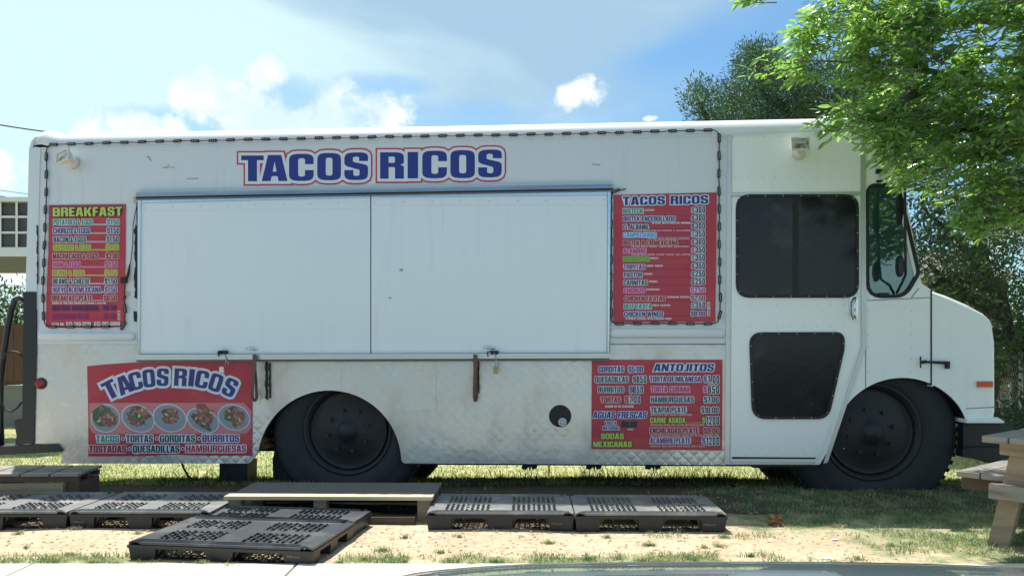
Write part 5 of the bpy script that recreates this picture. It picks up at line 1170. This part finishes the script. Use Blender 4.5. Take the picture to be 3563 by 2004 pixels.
tag(fastmesh('crown', leaf_verts(B_[rest], D_[rest], N_[rest], Z_[rest]), len(rest), M_leaf, ash), None, None, kind='stuff')
lm = bpy.data.meshes.new('leaf'); lm.from_pydata(LEAF, [], leaf_faces(1)); lm.materials.append(M_leaf)
for i in single:
    o = bpy.data.objects.new('leaf', lm); link(o, ash); u = Vector(D_[i]).normalized(); w_ = Vector(N_[i]); w_ = (w_-u*w_.dot(u)).normalized(); v = w_.cross(u)
    mtx = Matrix((u, v, w_)).transposed().to_4x4(); mtx.translation = Vector(B_[i]); o.matrix_local = mtx @ Matrix.Scale(float(Z_[i]), 4)
twig.v = [tuple(Vector(v)-ash_w) for v in twig.v]
tag(twig.build('twigs', M_bark, ash), None, None, kind='stuff')
mb = MB(); mb.tube([(0, 0, -.2), (.02, .0, .6), (-.03, -.02, 1.5), (.02, -.05, 2.3)], [.20, .16, .145, .13], 12); mb.build('trunk', M_bark, ash, True)
boughs = [[(3900, 500, 6.8), (3563, 330, 6.6), (3250, 250, 6.4), (2980, 215, 6.2), (2760, 210, 6.0)], [(3950, 620, 6.8), (3500, 470, 6.5), (3200, 430, 6.3), (2960, 420, 6.2)], [(4000, 300, 6.8), (3600, 90, 6.6), (3250, 60, 6.4), (2950, 50, 6.1)],
          [(3950, 700, 6.8), (3600, 640, 6.5), (3380, 690, 6.3), (3330, 740, 6.2)], [(3950, 740, 6.7), (3600, 720, 6.4), (3440, 800, 6.2)], [(3350, 260, 6.5), (3150, 340, 6.3), (3050, 440, 6.2), (3090, 540, 6.2)], [(4000, 100, 7.2), (3800, -300, 7.2), (3400, -500, 7), (3000, -400, 6.8)], [(3650, 120, 6.6), (3500, 420, 6.4), (3350, 560, 6.3), (3200, 620, 6.2)],
          [(3000, -200, 6.2), (2800, -150, 6.0), (2620, -60, 5.85), (2606, 20, 5.85)]]
for bh in boughs:
    pts = [Vector(DP(*q))-ash_w for q in bh]; r0 = .045
    if bh[0][0] >= 3900: pts = [Vector((-.02, -.03, 2.1+.1*len(bh)))]+pts; r0 = .06
    n_ = len(pts); sm_ = []
    for i in range(n_-1):
        for s2 in range(3): sm_.append(pts[i].lerp(pts[i+1], s2/3)+Vector((rng.uniform(-1, 1), rng.uniform(-1, 1), rng.uniform(-1, 1)))*.015)
    sm_.append(pts[-1]); mb = MB(); mb.tube(sm_, [r0*(1-i/(len(sm_)-1))**1.25+.003 for i in range(len(sm_))], 7); mb.build('bough', M_bark, ash, True)
# --- background trees: dense, dark
def backtree(name, label, base, poly, nsp, dlo, dhi, mtl, lsize, nper, thr, freq, stems, seed, spread=.16, width=1.0, wd=1.0):
    rg = random.Random(seed); root = empty(name, label, 'tree', base); bw = Vector(base)
    pts = crown_points(poly, nsp, dlo, dhi, rg, freq, thr)
    Bq = np.repeat(np.array([tuple(p-bw) for p in pts]), nper, axis=0); n_ = len(Bq); r2 = np.random.RandomState(seed)
    off = r2.normal(0, 1, (n_, 3))*spread; Bq = Bq+off
    Dq = off+r2.normal(0, spread*.7, (n_, 3))+np.array([0, 0, spread*.35]); Nq = r2.normal(0, 1, (n_, 3))+np.array([0, -.3, .7]); Zq = r2.uniform(lsize*.7, lsize*1.3, n_)
    V_ = leaf_verts(Bq, Dq, Nq, Zq, wd)
    tag(fastmesh('crown', V_, n_, mtl, root), None, None, kind='stuff')
    mb = MB()
    for st_ in stems:
        P2 = [Vector(q) if len(q) == 3 and q[0] < 100 and False else Vector(DP(*q))-bw for q in st_]
        sm_ = []
        for i in range(len(P2)-1):
            for s2 in range(3): sm_.append(P2[i].lerp(P2[i+1], s2/3)+Vector((rg.uniform(-1, 1), 0, rg.uniform(-1, 1)))*.03)
        sm_.append(P2[-1]); mb.tube(sm_, [.12*width*(1-.85*i/(len(sm_)-1)) for i in range(len(sm_))], 7)
    mb.build('trunk', M_barkd, root, True)
    return root
jun = [(2388, 318), (2402, 300), (2440, 292), (2470, 318), (2505, 312), (2524, 338), (2530, 300), (2568, 250), (2572, 205), (2600, 172), (2640, 160), (2655, 200), (2680, 150), (2700, 190), (2760, 230), (2900, 230), (3100, 200), (3200, 260), (3260, 560), (3100, 640), (3020, 700), (2900, 700), (2500, 700), (2460, 470), (2440, 425), (2400, 400), (2392, 360)]
backtree('juniper_tree', 'dark juniper rising behind the cab roof against the blue sky', (6.2, 14.5, -.6), jun, 2300, 13.0, 15.4, M_leafd, .070, 36, -.16, 1.9,
         [[(3000, 1500, 14.5), (2980, 1100, 14.5), (2900, 700, 14.5), (2820, 400, 14.3), (2700, 230, 14)], [(2900, 700, 14.5), (2650, 520, 14.2), (2470, 430, 13.9), (2430, 350, 13.8)], [(2820, 450, 14.4), (2660, 330, 14.2), (2640, 210, 14)]], 31, .085, 1.0, .8)
bk = [(3110, 640), (3180, 700), (3250, 660), (3400, 620), (3700, 500), (4100, 600), (4200, 1350), (3900, 1480), (3560, 1330), (3480, 1250), (3450, 1330), (3300, 1330), (3240, 1100), (3180, 900)]
backtree('oak_tree', 'dark leafy oak filling the space behind the nose of the truck', (8.6, 13.2, -.6), bk, 2500, 11.6, 15.0, M_leafm, .10, 11, -.06, 1.1,
         [[(3560, 1500, 13.2), (3540, 1300, 13.2), (3480, 1000, 13), (3300, 820, 12.8), (3200, 700, 12.8)], [(3540, 1250, 13.2), (3700, 900, 13), (3800, 600, 13)], [(3480, 1000, 13), (3320, 960, 12.6), (3220, 1010, 12.4)], [(3500, 1100, 13.1), (3300, 1000, 12.7), (3230, 920, 12.4)], [(3540, 1200, 13.1), (3380, 1130, 12.6), (3260, 1080, 12.3)]], 32, .14)
backtree('evergreen_tree', 'taller dark evergreen behind the oak, between it and the juniper', (10.5, 18.0, -.65), [(3020, 420), (3300, 300), (3700, 200), (4100, 300), (4100, 1350), (3300, 1300), (3230, 1150), (3330, 900), (3260, 780), (3330, 690), (3150, 640)], 1500, 16.5, 19, M_leafd, .12, 16, -.03, .8,
         [[(3450, 1480, 18), (3440, 1000, 18), (3380, 600, 18), (3400, 350, 18)]], 33, .20, 1.5)
backtree('garden_tree', 'light green treetop showing over the board fence at the left edge', (-13.6, 23, -.7), [(-300, 1010), (-100, 1000), (-20, 1030), (20, 1035), (60, 1020), (110, 1035), (200, 1020), (260, 1150), (0, 1165), (-300, 1150)], 420, 22, 25, M_leafm, .15, 10, -.25, .8, [[(40, 1480, 23), (40, 1200, 23), (60, 1060, 23)]], 34, .2, 1.2)
# low far-off belt of trees on the horizon
r3 = np.random.RandomState(12); N3 = 26000; tx = r3.uniform(-95, 95, N3); ty = r3.uniform(50, 58, N3)
top = 2.7+.8*np.sin(tx*.31)+.5*np.sin(tx*.83+1)+.3*np.sin(tx*2.1); tz = -.7+(top)*r3.uniform(0, 1, N3)**.7
V_ = leaf_verts(np.stack([tx, ty, tz], 1), r3.normal(0, 1, (N3, 3)), r3.normal(0, 1, (N3, 3)), r3.uniform(.4, .9, N3), 1.6)
tag(fastmesh('treeline', V_, N3, M_leafm), 'low dark green belt of trees far behind the fence', 'trees', kind='stuff')
# bushes and ground ivy by the gate
backtree('shrub', 'low green shrub beside the front bumper and the gate', (7.0, 12.0, -.6), [(3470, 1440), (3563, 1400), (3640, 1420), (3640, 1530), (3480, 1530)], 130, 11.6, 12.4, M_leafm, .09, 9, -.4, 1.5, [[(3540, 1560, 12), (3540, 1460, 12)]], 35, .1, .4)

# ------------------------------------------------------------------ GRASS
def blades(name, pts, hts, lean, wid, m, rs, bend=.35):
    """pts (n,3); each blade two segments, five vertices"""
    n_ = len(pts); a = rs.uniform(0, 2*np.pi, n_); la = rs.uniform(0, 2*np.pi, n_); ln = rs.uniform(.2, 1, n_)*lean
    wv = np.stack([np.cos(a), np.sin(a), np.zeros(n_)], 1)*wid[:, None]*.5; lv = np.stack([np.cos(la), np.sin(la), np.zeros(n_)], 1)*(hts*ln)[:, None]
    up = np.array([0, 0, 1.0])[None]*hts[:, None]
    V_ = np.stack([pts-wv, pts+wv, pts+wv*.75+lv*bend+up*.55, pts-wv*.75+lv*bend+up*.55, pts+lv+up*(1-.25*ln)[:, None]], 1).reshape(-1, 3)
    me = bpy.data.meshes.new(name); me.vertices.add(n_*5); me.vertices.foreach_set('co', V_.astype(np.float32).ravel())
    me.loops.add(n_*7); me.polygons.add(n_*2); b0 = (np.arange(n_)*5)[:, None]
    me.loops.foreach_set('vertex_index', (b0+np.array([0, 1, 2, 3, 3, 2, 4])).ravel().astype(np.int32))
    me.polygons.foreach_set('loop_start', (np.arange(n_)[:, None]*7+np.array([0, 4])).ravel().astype(np.int32)); me.polygons.foreach_set('loop_total', np.tile([4, 3], n_).astype(np.int32))
    me.update(calc_edges=True); me.materials.append(m); o = link(bpy.data.objects.new(name, me)); return tag(o, None, None, kind='stuff')
rs = np.random.RandomState(7)
def onground(x, y): return np.array([gz(a, b) for a, b in zip(x, y)])
n_ = 70000; y = 7.4+(rs.uniform(0, 1, n_)**1.6)*9.5; x = rs.uniform(-1, 1, n_)*(.66*y+.3)
P3 = np.stack([x, y, onground(x, y)-.004], 1); o = blades('lawn_grass', P3, rs.uniform(.02, .055, n_), .9, rs.uniform(.006, .012, n_), M_grass, rs)
tag(o, 'sunlit yellowish lawn seen under and behind the truck', 'grass')
# near ground: patches by the lawn() map
cand = 200000; x = rs.uniform(-3.6, 4.6, cand); y = rs.uniform(4.76, 7.4, cand)
keep = []
for i in range(cand):
    g = lawn(x[i], y[i])+(noise.noise(Vector((x[i]*2.3, y[i]*3.2, 1)))*.55+noise.noise(Vector((x[i]*7, y[i]*9, 4)))*.35)
    if g > .56 and rs.uniform() < (g-.48)*1.8: keep.append(i)
x, y = x[keep], y[keep]; n_ = len(x)
o = blades('patchy_grass', np.stack([x, y, onground(x, y)-.003], 1), rs.uniform(.014, .045, n_), 1.3, rs.uniform(.003, .006, n_), M_grassn, rs)
tag(o, 'thin patchy green grass in the dirt in front of the truck', 'grass')
# single tufts
TU = [(560, 1935, 26), (620, 1925, 18), (1040, 1842, 14), (1330, 1915, 26), (1260, 1950, 24), (480, 1856, 10), (270, 1845, 18), (240, 1930, 20), (60, 1858, 12), (1410, 1868, 14), (1530, 1922, 12), (1910, 1890, 16), (2110, 1871, 12), (2260, 1900, 20), (2240, 1955, 24), (2300, 1960, 18), (2520, 1870, 20), (2500, 1905, 16), (2610, 1940, 14), (2985, 1948, 22), (2900, 1960, 18), (2140, 1844, 10), (1600, 1868, 8), (2370, 1850, 8), (1880, 1962, 18), (2050, 1948, 16), (2150, 1945, 12), (320, 1960, 20), (400, 1962, 16), (700, 1966, 18), (2450, 1910, 10), (3100, 1900, 16), (3300, 1880, 14), (1180, 1962, 14), (800, 1972, 12), (1150, 1870, 10), (90, 1905, 6), (1730, 1958, 14), (1640, 1966, 12)]
PT, HT = [], []
for (px, py, r_) in TU:
    gx, gy, _ = GP(px, py); r_m = r_/600
    for k_ in range(int(r_*7)):
        a = rs.uniform(0, 6.28); q_ = abs(rs.normal(0, .5))*r_m*1.9; PT.append((gx+math.cos(a)*q_*1.25, gy+math.sin(a)*q_*.9)); HT.append(rs.uniform(.012, .040))
PT = np.array(PT); o = blades('grass_tufts', np.stack([PT[:, 0], PT[:, 1], onground(PT[:, 0], PT[:, 1])-.003], 1), np.array(HT), 1.5, rs.uniform(.003, .0055, len(PT)), M_grassn, rs)
tag(o, 'small green grass tufts scattered over the pale dirt', 'grass')
# tall weeds in the shade under the truck
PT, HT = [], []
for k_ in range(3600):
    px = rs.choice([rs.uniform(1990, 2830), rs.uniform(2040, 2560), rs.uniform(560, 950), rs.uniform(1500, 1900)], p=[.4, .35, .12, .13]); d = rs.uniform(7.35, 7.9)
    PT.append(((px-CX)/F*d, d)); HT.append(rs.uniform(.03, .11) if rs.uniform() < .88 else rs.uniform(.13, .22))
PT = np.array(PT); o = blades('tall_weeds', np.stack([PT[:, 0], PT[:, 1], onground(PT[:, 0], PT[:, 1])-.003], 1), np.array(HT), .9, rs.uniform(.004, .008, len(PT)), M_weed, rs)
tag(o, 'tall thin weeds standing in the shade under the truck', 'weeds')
# weed leaning out of the foremost pallet's right side
# ------------------------------------------------------------------ LITTER
def crumple(name, label, cat, px, py, w_, d_, h_, m, seed, n_=7, z=0.0, dist=None):
    rg = random.Random(seed); gx, gy, _ = GP(px, py) if dist is None else DP(px, py, dist); mb = MB(); vs = []
    for j in range(n_):
        for i in range(n_): vs.append(((i/(n_-1)-.5)*w_+rg.uniform(-.04, .04)*w_, (j/(n_-1)-.5)*d_+rg.uniform(-.04, .04)*d_, rg.uniform(0, h_)+.004))
    mb.add(vs, [(j*n_+i, j*n_+i+1, (j+1)*n_+i+1, (j+1)*n_+i) for j in range(n_-1) for i in range(n_-1)])
    o = mb.build(name, m); o.location = (gx, gy, gz(gx, gy)+z); o.rotation_euler = (0, 0, rg.uniform(-.3, .3)); s2 = o.modifiers.new('s', 'SOLIDIFY'); s2.thickness = .003; return tag(o, label, cat)
crumple('cardboard_sheet', 'tan flattened cardboard lying on the lawn behind the truck', 'cardboard', 1740, 1663, .62, .35, .035, M_card, 1, dist=7.95)
crumple('crumpled_paper', 'white crumpled paper beside the flattened cardboard on the lawn', 'litter', 1590, 1668, .22, .16, .04, M_paper, 2, dist=7.9)
crumple('paper_scrap', 'small white paper scrap on the dirt near the pavement, right of the middle', 'litter', 2873, 1943, .055, .03, .008, M_paper, 3, 4)
crumple('paper_scrap', 'thin white paper scrap in the grass right of the dry leaf heap', 'litter', 2905, 1879, .04, .02, .006, M_paper, 4, 4)
crumple('red_wrapper', 'tiny red wrapper on the dirt right of the foremost pallet', 'litter', 1410, 1953, .03, .015, .008, M_red, 5, 4)
rg = random.Random(77)
dl = empty('dry_leaf_heap', 'small heap of curled brown dry leaves on the dirt right of the pallets', 'leaves', GP(2698, 1825))
dlm = None
for i in range(46):
    a = rg.uniform(0, 6.28); r_ = rg.uniform(0, .05); h_ = rg.uniform(.0, .055)*(1-r_/.07)
    if dlm is None:
        me = bpy.data.meshes.new('dry_leaf'); me.from_pydata([(0, 0, 0), (.3, .22, .12), (.75, .2, .16), (1, 0, -.05), (.75, -.2, .1), (.3, -.22, .14)], [], leaf_faces(1)); me.materials.append(M_dry); dlm = me
    o = bpy.data.objects.new('dry_leaf', dlm); link(o, dl); o.location = (math.cos(a)*r_, math.sin(a)*r_, h_+.004); o.rotation_euler = (rg.uniform(-1.2, 1.2), rg.uniform(-1, .6), rg.uniform(0, 6.28)); s2 = rg.uniform(.03, .055); o.scale = (s2, s2, s2)
# dry leaves and twigs strewn around
N = 1300; Bx, By = rs.uniform(-3.4, 3.6, N), rs.uniform(4.78, 7.3, N)
ex_ = np.concatenate([rs.uniform(-2.7, -2.1, 60), rs.uniform(-3.8, -3.1, 30), rs.uniform(-.35, .3, 130), rs.uniform(.62, 1.25, 80), rs.uniform(-1.9, -1.3, 110)]); ey_ = np.concatenate([rs.uniform(5.55, 5.75, 60), rs.uniform(5.6, 5.8, 30), rs.uniform(5.5, 5.75, 130), rs.uniform(5.45, 5.8, 80), rs.uniform(4.55, 4.72, 110)+.14])
Bx = np.concatenate([Bx, ex_]); By = np.concatenate([By, ey_]); N = len(Bx)
Bz = onground(Bx, By)+.006
V_ = leaf_verts(np.stack([Bx, By, Bz], 1), rs.normal(0, 1, (N, 3))*np.array([1, 1, .25]), rs.normal(0, .4, (N, 3))+np.array([0, 0, 1]), rs.uniform(.012, .035, N))
tag(fastmesh('leaf_litter', V_, N, M_dry), 'dry brown leaf litter strewn on the dirt and under the pallets', 'leaves', kind='stuff')
# pebbles and clods
mb = MB()
for i in range(1100):
    px = rg.uniform(-3.3, 3.6); py = rg.uniform(4.78, 6.9); r_ = rg.uniform(.003, .010); c = Vector((px, py, gz(px, py)+r_*.2)); 
    vs = [c+Vector((r_*1.4*math.cos(a)*rg.uniform(.7, 1.2), r_*math.sin(a)*rg.uniform(.7, 1.2), 0)) for a in (0, 1.25, 2.5, 3.8, 5.0)]+[c+Vector((0, 0, r_*.8))]
    mb.add(vs, [(i_, (i_+1) % 5, 5) for i_ in range(5)])
o = mb.build('pebbles', mat('pebble', (.42, .33, .23), .9, var=.4, vscale=9)); tag(o, 'small pebbles and clods on the pale dirt', 'pebbles', kind='stuff')
